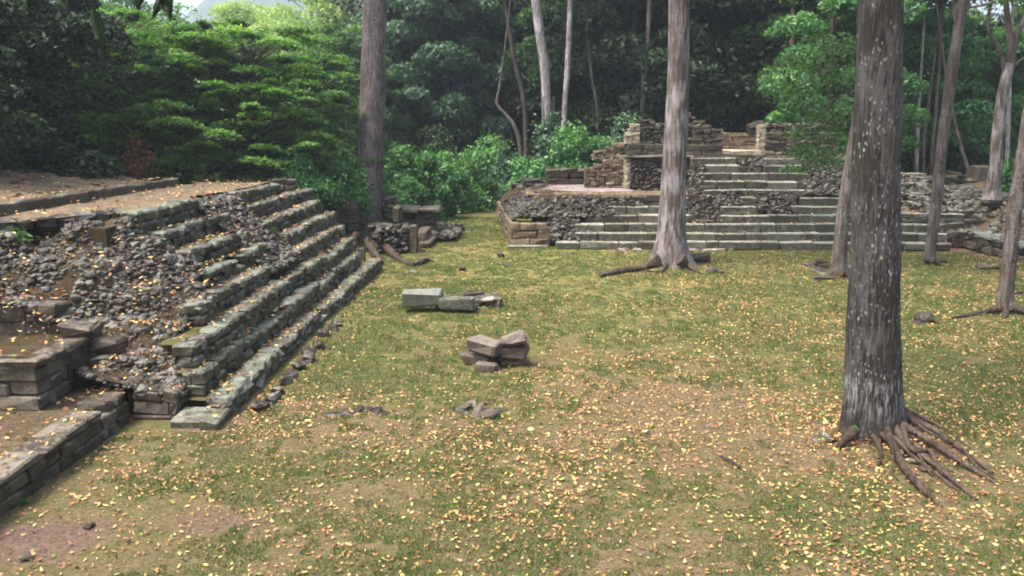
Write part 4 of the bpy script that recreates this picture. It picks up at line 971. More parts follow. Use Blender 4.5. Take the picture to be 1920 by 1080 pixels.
big_tree('tree', 'leaning slender pinkish grey trunk just left of the nearest trunk', [(1571, 514, 34), (1573, 490, 27), (1581, 400, 24), (1596, 300, 22), (1612, 200, 20), (1628, 90, 19), (1641, 0, 18)], 'bark_thin', 36, flare=.6, fh=.25, ridge=.02, seed=4, topz=14, crad=3, roots=[
    [(1560, 512, .13, .2), (1545, 520, .08, .05), (1532, 526, .03, .0)], [(1575, 512, .13, .2), (1590, 519, .05, .0)]])
big_tree('tree', 'slim upright forked tree with spreading roots before the right end of the ruin', [(1742, 493, 26), (1744, 470, 20), (1755, 380, 21), (1768, 260, 20), (1783, 150, 20), (1796, 60, 18)], 'bark_thin', 32, flare=.8, fh=.22, ridge=.02, seed=5, topz=8.7, crown=False, roots=[
    [(1740, 488, .12, .2), (1728, 496, .08, .05), (1718, 500, .03, .0)], [(1748, 490, .12, .2), (1760, 497, .08, .06), (1775, 502, .04, .0)]])
big_tree('tree', 'leaning tree at the right edge of the lawn with a long root reaching left', [(1884, 588, 30), (1886, 560, 27), (1893, 480, 26), (1904, 390, 26), (1916, 310, 25), (1932, 200, 24)], 'bark_thin', 40, flare=.9, fh=.2, ridge=.02, seed=6, topz=11, crad=2.5, roots=[
    [(1878, 580, .13, .2), (1850, 588, .09, .08), (1820, 593, .07, .05), (1782, 597, .03, .02)], [(1895, 580, .12, .18), (1930, 592, .07, .04), (1960, 600, .04, .0)], [(1886, 590, .1, .08), (1888, 598, .04, .0)]])
# forked pale tree on the right terrace
F7 = empty('forked_tree', (20.4, 37.4, 1.9), label='forked pale grey tree rising from the right terrace', cat='tree'); mb = MB(); Y7 = 37.4
def up_px(l): return [P(a, b, Y=Y7) for a, b in l]
tube(mb, up_px([(1860, 374), (1866, 320), (1872, 240), (1882, 170), (1893, 120)]), [.30, .25, .24, .22, .2], 32, 8, .06, .02, lobes=lambda th, z: 1 + .5 * np.exp(-np.maximum(z - 1.9, 0) / .3)); mb.build('trunk', M['bark_pale'], F7, smooth=True)
for l, r in (([(1893, 125), (1894, 70), (1888, 20), (1880, -60), (1870, -140)], .14), ([(1893, 130), (1905, 70), (1925, 30), (1950, -20)], .15), ([(1887, 160), (1877, 100), (1852, 55), (1856, 10), (1858, -50), (1850, -120)], .09), ([(1886, 150), (1905, 120), (1935, 100)], .08)):
    mb = MB(); tube(mb, up_px(l), np.linspace(r, r * .6, len(l)), 14, 6, .08); mb.build('limb', M['bark_thin'], F7, smooth=True)
ml = MB()
for _ in range(22): d, b = ball(240, .3); leafquads(ml, P(1880, -110, Y=Y7) + rng.normal(0, 1, 3) * [2.4, 2.0, 1.1] + b * [1.1, 1.1, .6], .24, (0, 0, 1), .4, .5, tint=.5)
ml.build('crown', M['lf_mid'], F7)
ts = [o for o in bpy.data.objects if o.get('label', '').startswith('slim upright forked')][0]; Y5 = ts.location.y
for l, r in (([(1797, 58), (1806, 30), (1818, -15), (1826, -60)], .12), ([(1797, 60), (1790, 20), (1786, -20), (1780, -60)], .08), ([(1812, 15), (1850, 8), (1880, -6)], .05)):
    mb = MB(); tube(mb, [P(a, b, Y=Y5) for a, b in l], np.linspace(r, r * .6, len(l)), 12, 5, .08); mb.build('limb', M['bark_thin'], ts, smooth=True)

# ================================================================== FOREST
def make_tree(style, seed, Ht, cr, cz, nclump, nleaf, ls, lm, bm, tr=.22):
    """tree at the origin: trunk, limbs reaching every clump of leaves"""
    global rng
    keep = rng; rng = np.random.default_rng(seed)
    T = empty('tree')
    mb = MB(); lf = MB()
    lean = rng.normal(0, .04 * Ht, 2)
    tp = [(0, 0, -.3), (lean[0] * .3, lean[1] * .3, Ht * .3), (lean[0] * .7, lean[1] * .7, Ht * .6), (lean[0], lean[1], Ht * .9)]
    tube(mb, tp, [tr * 1.3, tr, tr * .75, tr * .3], 12, 6, .1, lobes=lambda th, z: 1 + .5 * np.exp(-np.maximum(z, 0) / .4))
    for c in range(nclump):
        u = rng.random(); a = rng.uniform(0, 6.283)
        zz = cz + (Ht - cz) * u
        if style == 'layer':
            prof = math.sqrt(max(0.05, 1 - ((u - .25) / .85) ** 2)); rr = cr * prof * rng.uniform(.35, 1)
            c3 = np.array([math.cos(a) * rr + lean[0] * u, math.sin(a) * rr + lean[1] * u, zz - .07 * rr * rr * (1 - u)])
            sx = rng.choice([.45, .7, 1.0, 1.4]) * rng.uniform(.8, 1.2); rad3 = np.array([sx, sx * .8, .13])
            d, b = ball(nleaf, .0); b[:, 2] *= 1; pt = b * rad3
            out = np.array([math.cos(a), math.sin(a)])
            hgt = -0.24 * (pt[:, 0] ** 2 + pt[:, 1] ** 2) + .05 * pt[:, :2] @ out
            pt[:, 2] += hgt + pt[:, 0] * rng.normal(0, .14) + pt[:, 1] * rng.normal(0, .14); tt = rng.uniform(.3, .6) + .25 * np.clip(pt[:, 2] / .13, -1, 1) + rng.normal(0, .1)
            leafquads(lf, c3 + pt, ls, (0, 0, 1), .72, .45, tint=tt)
        else:
            prof = math.sqrt(max(0.05, 1 - (abs(u - .45) / .62) ** 2)); rr = cr * prof * rng.uniform(.3, 1)
            c3 = np.array([math.cos(a) * rr + lean[0] * u, math.sin(a) * rr + lean[1] * u, zz])
            s = rng.uniform(.6, 1.35) * cr / 4.2
            d, b = ball(nleaf, .62); fl = (d[:, 2] < 0) & (rng.random(nleaf) < .62); b[fl, 2] *= -1; d[fl, 2] *= -1; b[:, 2] = np.where(b[:, 2] < 0, b[:, 2] * .4, b[:, 2] * .85)
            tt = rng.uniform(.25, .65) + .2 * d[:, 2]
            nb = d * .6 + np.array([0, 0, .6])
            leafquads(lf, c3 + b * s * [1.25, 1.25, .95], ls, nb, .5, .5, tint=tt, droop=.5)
        s0 = np.array([lean[0] * u * .8, lean[1] * u * .8, max(cz * .6, zz - rr * .45)])
        tube(mb, [s0, (s0 + c3) / 2 + [rng.normal(0, .2), rng.normal(0, .2), rng.normal(.1, .2)], c3], [tr * .2, tr * .12, .012], 6, 3, cap=False)
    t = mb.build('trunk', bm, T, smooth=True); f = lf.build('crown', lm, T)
    rng = keep
    return T
used = {}
protos = {}
def place(kind, label, px, Y, s=1.0, rz=0, z=0, group=None, cat='tree', name=None, sz=1.0):
    if kind not in protos: protos[kind] = [make[kind](), False]
    pr = protos[kind]
    if not pr[1]: o = pr[0]; pr[1] = True
    else: o = copy_tree(pr[0])
    if 'group' in o.keys(): del o['group']
    o.location = (P(px, 238, Y=Y)[0], Y, z); o.rotation_euler = (0, 0, rz); o.scale = (s, s, s * sz)
    if name: o.name = name
    tag(o, label, cat, group); return o
make = {
 'layer1': lambda: make_tree('layer', 11, 8.6, 5.2, 3.3, 210, 300, .19, M['lf_layer'], M['bark_dark'], .2),
 'layer2': lambda: make_tree('layer', 12, 9.2, 4.6, 2.8, 210, 300, .19, M['lf_layer'], M['bark_dark'], .2),
 'mid1': lambda: make_tree('broad', 21, 15, 4.6, 2.6, 85, 420, .30, M['lf_mid'], M['bark_dark'], .25),
 'mid2': lambda: make_tree('broad', 22, 14, 4.2, 2.5, 78, 420, .28, M['lf_mid'], M['bark_grey'], .2),
 'dark1': lambda: make_tree('broad', 31, 17, 5.0, 2.6, 110, 420, .32, M['lf_dark_shade'], M['bark_dark'], .3),
 'dark2': lambda: make_tree('broad', 32, 16, 4.4, 2.6, 100, 420, .30, M['lf_dark_shade'], M['bark_dark'], .3),
 'blue1': lambda: make_tree('broad', 41, 13.5, 4.6, 2.4, 75, 480, .36, M['lf_blue'], M['bark_dark'], .25),
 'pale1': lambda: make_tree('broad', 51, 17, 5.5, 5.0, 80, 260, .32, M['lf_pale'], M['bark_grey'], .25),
 'bright1': lambda: make_tree('broad', 61, 14, 4.6, 2.6, 52, 420, .30, M['lf_vine'], M['bark_dark'], .2),
}
# left: layered trees
place('layer1', 'spreading tree with flat bright sprays leaning over the stairway, nearest the purple grey trunk', 478, 38, 1.08, .4)
place('layer2', 'spreading layered tree standing left behind the platform', 262, 37.5, 1.08, 2.2)
place('layer1', 'tall layered tree rising behind the other spreading trees at left', 345, 44, 1.18, 3.4, sz=.98)
place('layer2', 'layered tree in the gap behind the purple grey trunk', 560, 47, .95, 5.0)
place('layer2', 'layered tree at the back beside the dark left tree', 165, 43, 1.2, 1.0)
place('dark1', 'very dark leafy tree filling the upper left corner', -30, 25, .66, .8)
place('dark2', 'very dark leafy tree rising behind the corner tree at far left', 30, 31, .8, 3.3)
place('dark2', 'dark tree half out of frame at the left edge', -160, 21, .6, 2.8)
place('mid1', 'dark green tree with a round head above the layered trees', 245, 58, .86, 2.0)
# pale hazy trees
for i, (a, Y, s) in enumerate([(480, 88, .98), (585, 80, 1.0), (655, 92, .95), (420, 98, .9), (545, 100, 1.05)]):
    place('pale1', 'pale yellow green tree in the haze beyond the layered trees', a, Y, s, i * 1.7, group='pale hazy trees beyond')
place('mid2', 'green tree just behind the purple grey trunk on its left', 650, 56, .78, 1.1)
# middle
place('blue1', 'blue green tree with big rounded leaf clusters right of the purple grey trunk', 850, 64, 1.25, .3)
place('blue1', 'smaller blue green tree standing nearest the purple grey trunk', 768, 62, 1.0, 2.3)
place('mid1', 'mid green tree behind the blue green ones', 760, 66, .92, 4)
place('blue1', 'blue green tree right behind the bare forked branch', 945, 68, 1.25, 4.4)
place('mid2', 'yellowish tree glimpsed above the blue green crowns', 905, 70, 1.15, 2)
place('dark1', 'dark tree behind the two pale slender trunks', 1020, 66, 1.1, 1.3)
place('mid1', 'green tree behind the left shoulder of the stepped ruin', 1100, 62, 1.05, 3.0)
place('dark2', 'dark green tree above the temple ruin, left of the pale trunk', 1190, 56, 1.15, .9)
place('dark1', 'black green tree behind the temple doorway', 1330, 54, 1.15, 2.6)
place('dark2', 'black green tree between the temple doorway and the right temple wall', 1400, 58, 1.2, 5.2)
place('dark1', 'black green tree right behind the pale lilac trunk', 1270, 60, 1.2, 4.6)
place('mid2', 'green tree overhanging the right temple wall', 1500, 52, 1.05, 1.9)
place('bright1', 'lively green tree between the temple wall and the leaning trunk', 1560, 47, .92, 3.9)
place('mid1', 'tall green tree filling the sky left of the nearest trunk', 1590, 64, 1.25, .2)
# right
for (k, l, a, Y, s, r) in (
    ('bright1', 'bright green tree just right of the nearest trunk', 1735, 54, 0.84, .5), ('mid1', 'green tree behind the slim upright tree', 1790, 62, 0.84, 2.2),
    ('bright1', 'bright green tree behind the forked pale tree', 1860, 52, 0.76, 4.0), ('mid2', 'green tree at the right edge behind the low tumbled wall', 1930, 56, 0.86, 1.0),
    ('dark2', 'dark tree in the shade left of the forked pale tree', 1830, 70, .8, 3.0), ('dark1', 'dark tree in the shade right of the nearest trunk', 1700, 70, .78, 5.0), ('dark1', 'dark tree in the shade beyond the right edge', 1930, 72, .8, 1.0)):
    place(k, l, a, Y, s, r)

# far wood: one mass of foliage
mb = MB()
def woodwall(a, b, Y0, Y1, zt, n, tint, ls=.6):
    Y = rng.uniform(Y0, Y1, n); u = rng.random(n); px = a + (b - a) * u
    X = (px - 984) / F * Y * 1.0; zmax = zt * (0.8 + .35 * n2(X, Y * 0, .22, 6) + .15 * n2(X, Y * 0, .8, 2))
    z = zmax * rng.random(n) ** .8
    cl = vn(np.stack([X * .5, Y * .5, z * .55], -1)); ok = cl > .36
    pts = np.stack([X, Y, z], -1)[ok]; leafquads(mb, pts, ls, (0, -.4, .8), .45, .6, tint=.15 + .6 * (cl[ok] - .36) + tint)
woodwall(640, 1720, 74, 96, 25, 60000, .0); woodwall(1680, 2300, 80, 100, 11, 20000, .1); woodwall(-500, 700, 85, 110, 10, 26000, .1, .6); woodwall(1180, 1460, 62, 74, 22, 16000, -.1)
tag(mb.build('far_wood', M['lf_dark_shade']), 'dense dark wood closing the view behind the ruins', 'wood', kind='stuff')

# slender trunks of the forest edge
def slim(label, spec, mat, name='tree', Y=48, leaf=None):
    base = P(spec[0][0], spec[0][1], Y=Y); T = empty(name, (base[0], base[1], 0), label=label, cat='tree'); mb = MB()
    pts = [P(a, b, Y=Y) for a, b, w in spec]; rd = [w / 2 / F * Y for a, b, w in spec]
    if pts[0][2] > 0.2: pts = [np.array([pts[0][0], pts[0][1], -.1])] + pts; rd = [rd[0] * 1.1] + rd
    dv = pts[-1] - pts[-2]; dv /= np.linalg.norm(dv)
    for _ in range(3): pts.append(pts[-1] + dv * 1.5 + [0, 0, .3]); rd.append(rd[-1] * .85)
    tube(mb, pts, rd, 14, 6, .08, .02, rng.uniform(0, 9)); mb.build('trunk', M[mat], T, smooth=True)
    ml = MB(); c = pts[-1]
    for _ in range(16):
        d, b = ball(240, .2); leafquads(ml, c + rng.normal(0, 1, 3) * [1.6, 1.6, .9] + [0, 0, 1.2] + b * [1.1, 1.1, .7], .26, (0, 0, 1), .4, .5, tint=.5)
    ml.build('crown', M['lf_mid'], T); return T
slim('pale curved trunk rising out of the vine column in the forest', [(1026, 262, 18), (1022, 140, 17), (1013, 70, 17), (1004, 0, 16)], 'bark_grey', Y=51)
slim('pale thin straight trunk right of the vine column', [(1056, 300, 10), (1059, 200, 10), (1065, 110, 10), (1069, 0, 9)], 'bark_grey', Y=50.5)
slim('grey bent trunk standing over the rounded vine bush', [(976, 285, 8), (966, 240, 8), (948, 215, 7), (932, 195, 6), (936, 165, 4), (944, 110, 3)], 'bark_thin', Y=53)
slim('grey slanting trunk in the dark forest left of the vine column', [(986, 250, 9), (981, 180, 9), (966, 118, 9), (950, 20, 7)], 'bark_dark', Y=56)
slim('thin grey trunk in the shade between the slender trunks and the temple', [(1122, 240, 6), (1118, 190, 6), (1108, 130, 5), (1098, 20, 5)], 'bark_thin', Y=53)
slim('shadowy trunk left of the pale lilac trunk in the forest', [(1204, 240, 10), (1208, 140, 9), (1214, 80, 8), (1218, 0, 8)], 'bark_thin', Y=51)
slim('straight brown trunk above the temple ruin, right of the doorway', [(1484, 240, 12), (1486, 70, 10), (1488, 0, 10)], 'bark_thin', Y=49)
slim('pale slanting trunk top above the right temple wall', [(1500, 150, 12), (1508, 55, 12), (1520, 0, 12)], 'bark_grey', Y=50)
slim('white thin trunk right of the nearest trunk', [(1716, 355, 8), (1719, 280, 8), (1722, 215, 6), (1728, 120, 4)], 'bark_grey', Y=50)
slim('grey thin trunk beside the white one', [(1730, 358, 6), (1733, 260, 6), (1742, 190, 5)], 'bark_thin', Y=50)
slim('dark thin trunk third from the nearest trunk at right', [(1743, 368, 8), (1748, 280, 7), (1756, 200, 6), (1765, 60, 5)], 'bark_dark', Y=49)
slim('slanting brown trunk between the slim upright tree and the forked tree', [(1817, 335, 8), (1803, 280, 7), (1788, 220, 6), (1775, 150, 5)], 'bark_thin', Y=49)
slim('thin grey trunk just right of the forked tree', [(1886, 330, 8), (1890, 240, 8), (1893, 150, 7)], 'bark_grey', Y=50)

# vine mounds and bushes at the forest edge
def mound(label, px, py_top, py_bot, wpx, Y, mat='lf_vine', n=14000, ls=.2, group=None, name='vine_bush', depth=.8, drp=1.0, tt=.45):
    zt = P(px, py_top, Y=Y)[2]; zb = min(.3, max(0, P(px, py_bot, Y=Y)[2])) if Y > 40 else max(0, P(px, py_bot, Y=Y)[2]) * .8; x = P(px, 238, Y=Y)[0]; rx = wpx / 2 / F * Y
    T = empty(name, (x, Y, 0), label=label, cat='bush', group=group)
    mb = MB(); K = 34; c = []
    for _ in range(K):
        d, b = ball(1, .55); b = b[0]; b[2] = abs(b[2]) * 1.0 - .15; c.append(b)
    c = np.array(c); h = (zt - zb) * 1.18
    idx = rng.integers(0, K, n); d, b = ball(n, .6)
    cc = c[idx] * [rx * .8, rx * depth, h * .82] + [0, 0, zb]; r = rng.uniform(.26, .46, K)[idx][:, None] * min(rx, h * .8)
    pt = cc + b * r + rng.normal(0, 1, (n, 3)) * np.where(rng.random((n, 1)) < .14, .3, .03); ok = pt[:, 2] > .02
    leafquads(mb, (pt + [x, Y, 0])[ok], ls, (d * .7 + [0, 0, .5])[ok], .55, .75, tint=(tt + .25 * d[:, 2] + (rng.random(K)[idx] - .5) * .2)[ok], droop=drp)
    st = MB()
    for _ in range(5):
        a = rng.uniform(0, 6.28); tube(st, [(x, Y, -.05), (x + math.cos(a) * rx * .3, Y + math.sin(a) * rx * .3, zb + h * .4), (x + math.cos(a) * rx * .5, Y + math.sin(a) * rx * .5, zb + h * .7)], [.06, .04, .02], 6, 3)
    st.build('stem', M['bark_dark'], T); mb.build('foliage', M[mat], T); return T
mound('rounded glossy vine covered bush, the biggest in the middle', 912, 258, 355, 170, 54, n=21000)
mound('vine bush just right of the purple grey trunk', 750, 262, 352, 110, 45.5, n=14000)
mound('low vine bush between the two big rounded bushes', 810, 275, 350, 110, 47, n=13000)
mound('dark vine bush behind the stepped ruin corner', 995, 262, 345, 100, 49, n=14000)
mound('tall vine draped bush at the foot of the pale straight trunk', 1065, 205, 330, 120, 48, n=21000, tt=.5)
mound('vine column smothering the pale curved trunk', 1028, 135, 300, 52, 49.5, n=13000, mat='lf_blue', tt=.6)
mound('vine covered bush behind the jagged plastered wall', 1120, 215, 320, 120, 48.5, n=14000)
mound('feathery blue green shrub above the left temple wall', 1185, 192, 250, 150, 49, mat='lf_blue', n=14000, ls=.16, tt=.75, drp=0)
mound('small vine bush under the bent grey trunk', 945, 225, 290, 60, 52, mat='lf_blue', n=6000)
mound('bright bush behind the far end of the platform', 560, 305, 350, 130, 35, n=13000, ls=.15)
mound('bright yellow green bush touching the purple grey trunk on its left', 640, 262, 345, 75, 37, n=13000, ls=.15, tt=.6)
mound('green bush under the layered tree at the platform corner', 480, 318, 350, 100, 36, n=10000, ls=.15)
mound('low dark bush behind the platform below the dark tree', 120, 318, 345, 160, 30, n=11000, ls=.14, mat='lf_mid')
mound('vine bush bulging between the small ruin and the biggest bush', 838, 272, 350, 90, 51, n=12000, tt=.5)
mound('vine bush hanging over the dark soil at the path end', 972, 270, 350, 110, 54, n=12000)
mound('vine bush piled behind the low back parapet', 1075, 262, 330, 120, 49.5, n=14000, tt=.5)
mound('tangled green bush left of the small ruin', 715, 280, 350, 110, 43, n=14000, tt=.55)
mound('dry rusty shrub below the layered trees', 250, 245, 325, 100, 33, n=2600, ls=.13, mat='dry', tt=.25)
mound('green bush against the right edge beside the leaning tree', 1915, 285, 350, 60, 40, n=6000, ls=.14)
mound('dark bush in the shade behind the low tumbled wall', 1800, 262, 330, 150, 52, n=11000, mat='lf_dark_shade')
mound('dark bush in the shade right behind the stepped ruin end', 1670, 262, 350, 150, 52, n=11000, mat='lf_dark_shade')
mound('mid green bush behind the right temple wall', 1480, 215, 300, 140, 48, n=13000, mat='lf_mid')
mound('dark bush under the blue green trees', 800, 240, 300, 190, 56, n=14000, mat='lf_dark_shade', tt=.7)

# overhanging leafy boughs in front of the right temple wall: bough of the leaning tree
mb = MB(); bt = MB(); Yo = 33.5
tube(bt, [P(1605, 215, Y=Yo), P(1560, 240, Y=Yo), P(1530, 275, Y=Yo), P(1490, 310, Y=Yo)], [.05, .035, .025, .01], 8, 5)
tube(bt, [P(1600, 190, Y=Yo), P(1558, 190, Y=Yo), P(1540, 240, Y=Yo), P(1538, 285, Y=Yo)], [.04, .03, .02, .01], 8, 5)
tube(bt, [P(1615, 120, Y=Yo), P(1565, 130, Y=Yo), P(1500, 160, Y=Yo), P(1440, 200, Y=Yo)], [.05, .035, .025, .01], 8, 5)
for (a, b, w, h, n) in ((1560, 255, 46, 26, 420), (1515, 285, 40, 18, 420), (1548, 300, 50, 22, 420), (1490, 318, 28, 9, 160), (1580, 215, 40, 26, 300), (1520, 220, 40, 22, 300), (1560, 150, 60, 30, 500), (1480, 175, 50, 22, 380), (1510, 120, 50, 26, 380), (1575, 90, 50, 30, 400), (1500, 250, 30, 16, 160)):
    c = P(a, b, Y=Yo); d, bb = ball(n, .1); leafquads(mb, c + bb * [w / F * Yo, .9, h / F * Yo], .16, (0, 0, 1), .45, .45, tint=.5, droop=.4)
lt = [o for o in bpy.data.objects if o.get('label', '').startswith('leaning slender pinkish')][0]
bt.build('bough', M['bark_thin'], lt); mb.build('bough_foliage', M['lf_mid'], lt)

# hanging leaves close to the camera, upper left, from a tree standing left of the viewer
NT_ = empty('overhanging_tree', (-7.2, 3.2, 0), label='branch tips with large dark hanging leaves at the top left, closest to the viewer', cat='tree')
mb = MB(); tube(mb, [(-7.2, 3.2, -.2), (-7.1, 3.2, 2.5), (-6.8, 3.4, 5.5), (-6.5, 3.6, 9)], [.25, .2, .17, .12], 16, 5, .06); mb.build('trunk', M['bark_dark'], NT_, smooth=True)
mb = MB(); Yh = 5.2
tube(mb, [(-6.6, 3.5, 7.5), (-4.5, 4.6, 7.2), P(250, -70, Y=Yh), P(330, -40, Y=Yh)], [.07, .04, .02, .01], 8, 5); mb.build('limb', M['bark_dark'], NT_)
lf = MB()
def bigleaf(px, py, l, w, ang, Y=Yh):
    c = P(px, py, Y=Y); a = np.array([math.sin(ang), .15, -math.cos(ang)]); b = np.array([math.cos(ang), .2, math.sin(ang)]); L = l / F * Y; W = w / F * Y
    prof = [(0, .0), (.15, .7), (.4, 1), (.7, .75), (1, 0)]; v = []; 
    for s, q in prof: 
        y = np.array([0, 1, 0]) * .02 * math.sin(s * 5); v += [c + a * L * s - b * W / 2 * q + y, c + a * L * s + y * 0 + [0, -.012 * q, 0], c + a * L * s + b * W / 2 * q + y]
    f = []
    for i in range(4): f += [(3 * i, 3 * i + 1, 3 * i + 4, 3 * i + 3), (3 * i + 1, 3 * i + 2, 3 * i + 5, 3 * i + 4)]
    lf.add(v, f, rng.uniform(.3, .8))
bigleaf(172, 12, 80, 22, .12)
for (a, b, l, w, an) in ((310, -25, 60, 18, -.5), (306, -30, 62, 20, .1), (285, -35, 55, 18, .3), (270, -40, 50, 18, -.3), (60, -40, 60, 22, -.6), (80, -35, 62, 22, .7), (40, -40, 55, 20, .1), (240, -45, 60, 20, .2)): bigleaf(a, b, l, w, an)
lf.build('leaves', M['lf_dark_shade'], NT_)

# ================================================================== FALLEN LEAVES
def add_leaves(mb, x, y, z, L, tilt=.35):
    n = len(x); w = L * rng.uniform(.15, .30, n); cu = rng.uniform(-.1, .5, n) * L
    base = np.zeros((n, 6, 3)); fr = [(-1, 0), (-.35, 1), (.35, .95), (1, 0), (.35, -.95), (-.35, -1)]
    for i, (a, b) in enumerate(fr):
        base[:, i, 0] = a * L / 2; base[:, i, 1] = b * w; base[:, i, 2] = cu * a * a * .8 + abs(b) * w * .35
    Mx = rotm(rng.uniform(0, 6.28, n), rng.normal(0, tilt, n), rng.normal(0, tilt, n))
    v = np.einsum('nij,nkj->nki', Mx, base) + np.stack([x, y, z], -1)[:, None]
    o = (np.arange(n) * 6)[:, None]
    f = np.stack([o + [0, 3, 2, 1], o + [0, 5, 4, 3]], 1).reshape(-1, 4)
    t = rng.beta(1.3, 1.4, n); t = np.where(rng.random(n) < .03, 1.0, t * .97)
    mb.add(v.reshape(-1, 3), f, np.repeat(t, 2))

def lawn_ok(x, y):
    ok = (x > -5.0) | ((y < 13.3) & (x > -6.65)) | ((y > 30.5) & (x > -6))
    ok &= ~((y > 34.85) & (x > px2x(1040, 35)) ) & ~((y > 35.8) & (x > -.8)) & (x < 18.3)
    ok &= np.hypot(x - tree3[0], y - tree3[1]) > .42
    return ok
mb = MB()
n = 340000
Yq = 7.5 + (rng.random(n) ** 1.15) * 34; u = rng.uniform(-.78, .98, n); X = u * Yq * 1.0
# even density over the ground inside the view wedge
w = Yq / Yq.max(); keep = rng.random(n) < np.clip(w ** .55, 0, 1)
X, Yq = X[keep], Yq[keep]
c1 = P(1250, 760, z=0); c2 = P(120, 1010, z=0)
den = .14 + 2.9 * n2(X, Yq, .55, 7) ** 1.8 * n2(X, Yq, 2.4, 3) ** 1.5 * 1.3
den += .55 * np.exp(-((X - c1[0]) / 4.5) ** 2 - ((Yq - c1[1]) / 4.5) ** 2)
den += .12 * (Yq < 12) + .25 * (X > 3)
den *= 1 - .82 * np.exp(-((X - c2[0]) / 1.3) ** 2 - ((Yq - c2[1]) / .9) ** 2)
den *= np.interp(Yq, [8, 14, 22, 30, 40], [.62, .75, .70, .60, .4]) * np.where((X < 3) & (Yq > 25), .5, 1)
den += .35 * (Yq > 24) * (n2(X, Yq, 1.9, 13) > .5)
den += .5 * np.exp(-((X + 5.0) / .5) ** 2) * (Yq > 13) * (Yq < 29)
k = (rng.random(len(X)) < den) & lawn_ok(X, Yq); X, Yq = X[k], Yq[k]
L = (.024 + .054 * rng.random(len(X)) ** 1.5) * np.where(rng.random(len(X)) < .04, 1.6, 1)
add_leaves(mb, X, Yq, gh(X, Yq) + .02, L)
print('lawn leaves', len(X))
for (x0, x1, y0, y1, z, d) in leafspots:
    n = int(abs(x1 - x0) * (y1 - y0) * d)
    if n < 1: continue
    x = rng.uniform(x0, x1, n); y = rng.uniform(y0, y1, n); k = rng.random(n) < .35 + 1.1 * n2(x, y, 1.3, 11); x, y = x[k], y[k]
    zz = z(x, y) if callable(z) else np.full(len(x), z)
    add_leaves(mb, x, y, zz + .015, rng.uniform(.055, .11, len(x)))
# drift round the nearest tree
n = 650; a = rng.uniform(0, 6.28, n); r = .45 + abs(rng.normal(0, .75, n)); x = tree3[0] + np.cos(a) * r; y = tree3[1] + np.sin(a) * r
add_leaves(mb, x, y, gh(x, y) + rng.uniform(.02, .10, n), rng.uniform(.04, .10, n), .6)
tag(mb.build('fallen_leaves', M['lf_fall']), 'yellow and orange fallen leaves strewn over lawn and stones', 'leaves', kind='stuff')

# grass
mb = MB(); n = 1600000
Yg = 8 + rng.random(n) ** 1.15 * 40; X = rng.uniform(-.76, .95, n) * Yg
k = rng.random(n) < np.clip(Yg / 26, .3, 1) ** .5; X, Yg = X[k], Yg[k]
g = n2(X, Yg, 1.1, 21) * .6 + n2(X, Yg, 5, 23) * .6
g -= .35 * np.exp(-((X - c1[0]) / 3.5) ** 2 - ((Yg - c1[1]) / 3.5) ** 2); g -= 1.0 * np.exp(-((X - c2[0]) / 1.5) ** 2 - ((Yg - c2[1]) / 1.1) ** 2)
k = (g > .44) & lawn_ok(X, Yg); X, Yg, g = X[k], Yg[k], g[k]; n = len(X)
hh = rng.uniform(.018, .05, n) * (1 + .6 * (n2(X, Yg, 3.1, 5) > .62)); a = rng.uniform(0, 6.28, n); wd = rng.uniform(.004, .009, n) * np.interp(Yg, [10, 48], [1, 2.6]); z = gh(X, Yg) - .004
dx, dy = np.cos(a) * wd, np.sin(a) * wd; lx, ly = rng.normal(0, .02, n), rng.normal(0, .02, n)
v = np.stack([np.stack([X - dx, Yg - dy, z], -1), np.stack([X + dx, Yg + dy, z], -1), np.stack([X + lx, Yg + ly, z + hh], -1)], 1)
mb.add(v.reshape(-1, 3), np.arange(n * 3).reshape(n, 3), np.clip(rng.normal(.4, .22, n), 0, 1)); print('blades', n)
tag(mb.build('grass', M['grass']), 'short green grass between the fallen leaves', 'grass', kind='stuff')

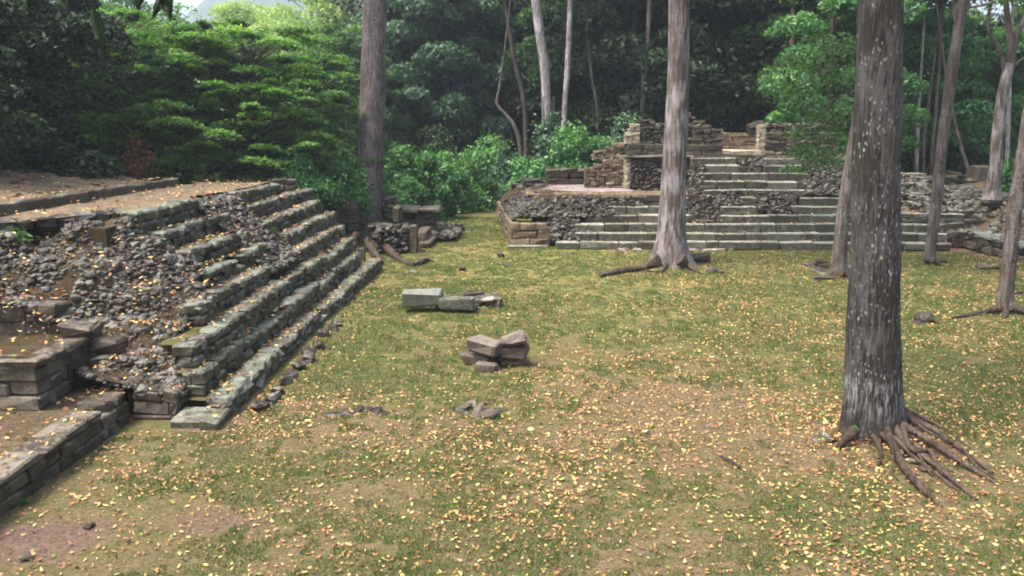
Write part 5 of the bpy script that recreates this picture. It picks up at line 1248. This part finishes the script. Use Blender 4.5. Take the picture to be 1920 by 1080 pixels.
# ================================================================== HAZE
HAZE = 0.0006
hb = MB(); box(hb, -1100, 1100, -30, 1700, -8, 290)
ht = bpy.data.materials.new('thin haze'); ht.use_nodes = True; ht.node_tree.nodes.clear()
ho = ht.node_tree.nodes.new('ShaderNodeOutputMaterial'); hv = ht.node_tree.nodes.new('ShaderNodeVolumePrincipled')
hv.inputs['Color'].default_value = (0.74, 0.85, 1.0, 1); hv.inputs['Density'].default_value = HAZE; hv.inputs['Anisotropy'].default_value = 0.3
ht.node_tree.links.new(hv.outputs[0], ho.inputs['Volume'])
tag(hb.build('haze', ht), 'thin bluish haze in the air over the valley', 'haze', kind='stuff')

# ================================================================== LIGHT, SKY, CAMERA
SUN_EL, SUN_AZ = 62, -115      # azimuth measured from +Y towards +X: behind left
w = bpy.data.worlds.new('World'); bpy.context.scene.world = w; w.use_nodes = True
nt = w.node_tree; bg = nt.nodes['Background']; sk = nt.nodes.new('ShaderNodeTexSky'); sk.sky_type = 'NISHITA'; sk.sun_disc = False
sk.sun_elevation = R(SUN_EL); sk.sun_rotation = R(SUN_AZ); sk.dust_density = 7.0; sk.air_density = 1.0; sk.ozone_density = 1.0
nt.links.new(sk.outputs[0], bg.inputs[0]); bg.inputs[1].default_value = 0.125
sd = bpy.data.lights.new('sun', 'SUN'); sd.energy = 1.5; sd.angle = R(15); sd.color = (1, .94, .84)
so = bpy.data.objects.new('sun', sd); C.objects.link(so)
dv = Vector((math.sin(R(SUN_AZ)) * math.cos(R(SUN_EL)), math.cos(R(SUN_AZ)) * math.cos(R(SUN_EL)), math.sin(R(SUN_EL))))
so.rotation_euler = dv.to_track_quat('Z', 'Y').to_euler()

cam = bpy.data.cameras.new('camera'); co = bpy.data.objects.new('camera', cam); C.objects.link(co)
cam.sensor_width = 36; cam.lens = F / 1920 * 36; cam.clip_end = 5000; cam.clip_start = .1
from mathutils import Matrix
co.matrix_world = Matrix(((right[0], up[0], -fwd[0], 0), (right[1], up[1], -fwd[1], 0), (right[2], up[2], -fwd[2], H), (0, 0, 0, 1)))
sc = bpy.context.scene; sc.camera = co
sc.render.engine = 'CYCLES'
sc.view_settings.view_transform = 'Standard'; sc.view_settings.look = 'None'; sc.view_settings.gamma = 1; sc.view_settings.exposure = 1.88
sc.cycles.filter_width = 1.9; sc.cycles.max_bounces = 6; sc.cycles.volume_bounces = 1

for o in bpy.data.objects:
    l = o.get('label')
    if l and not 4 <= len(l.split()) <= 16: print('LABEL', len(l.split()), o.name, l)
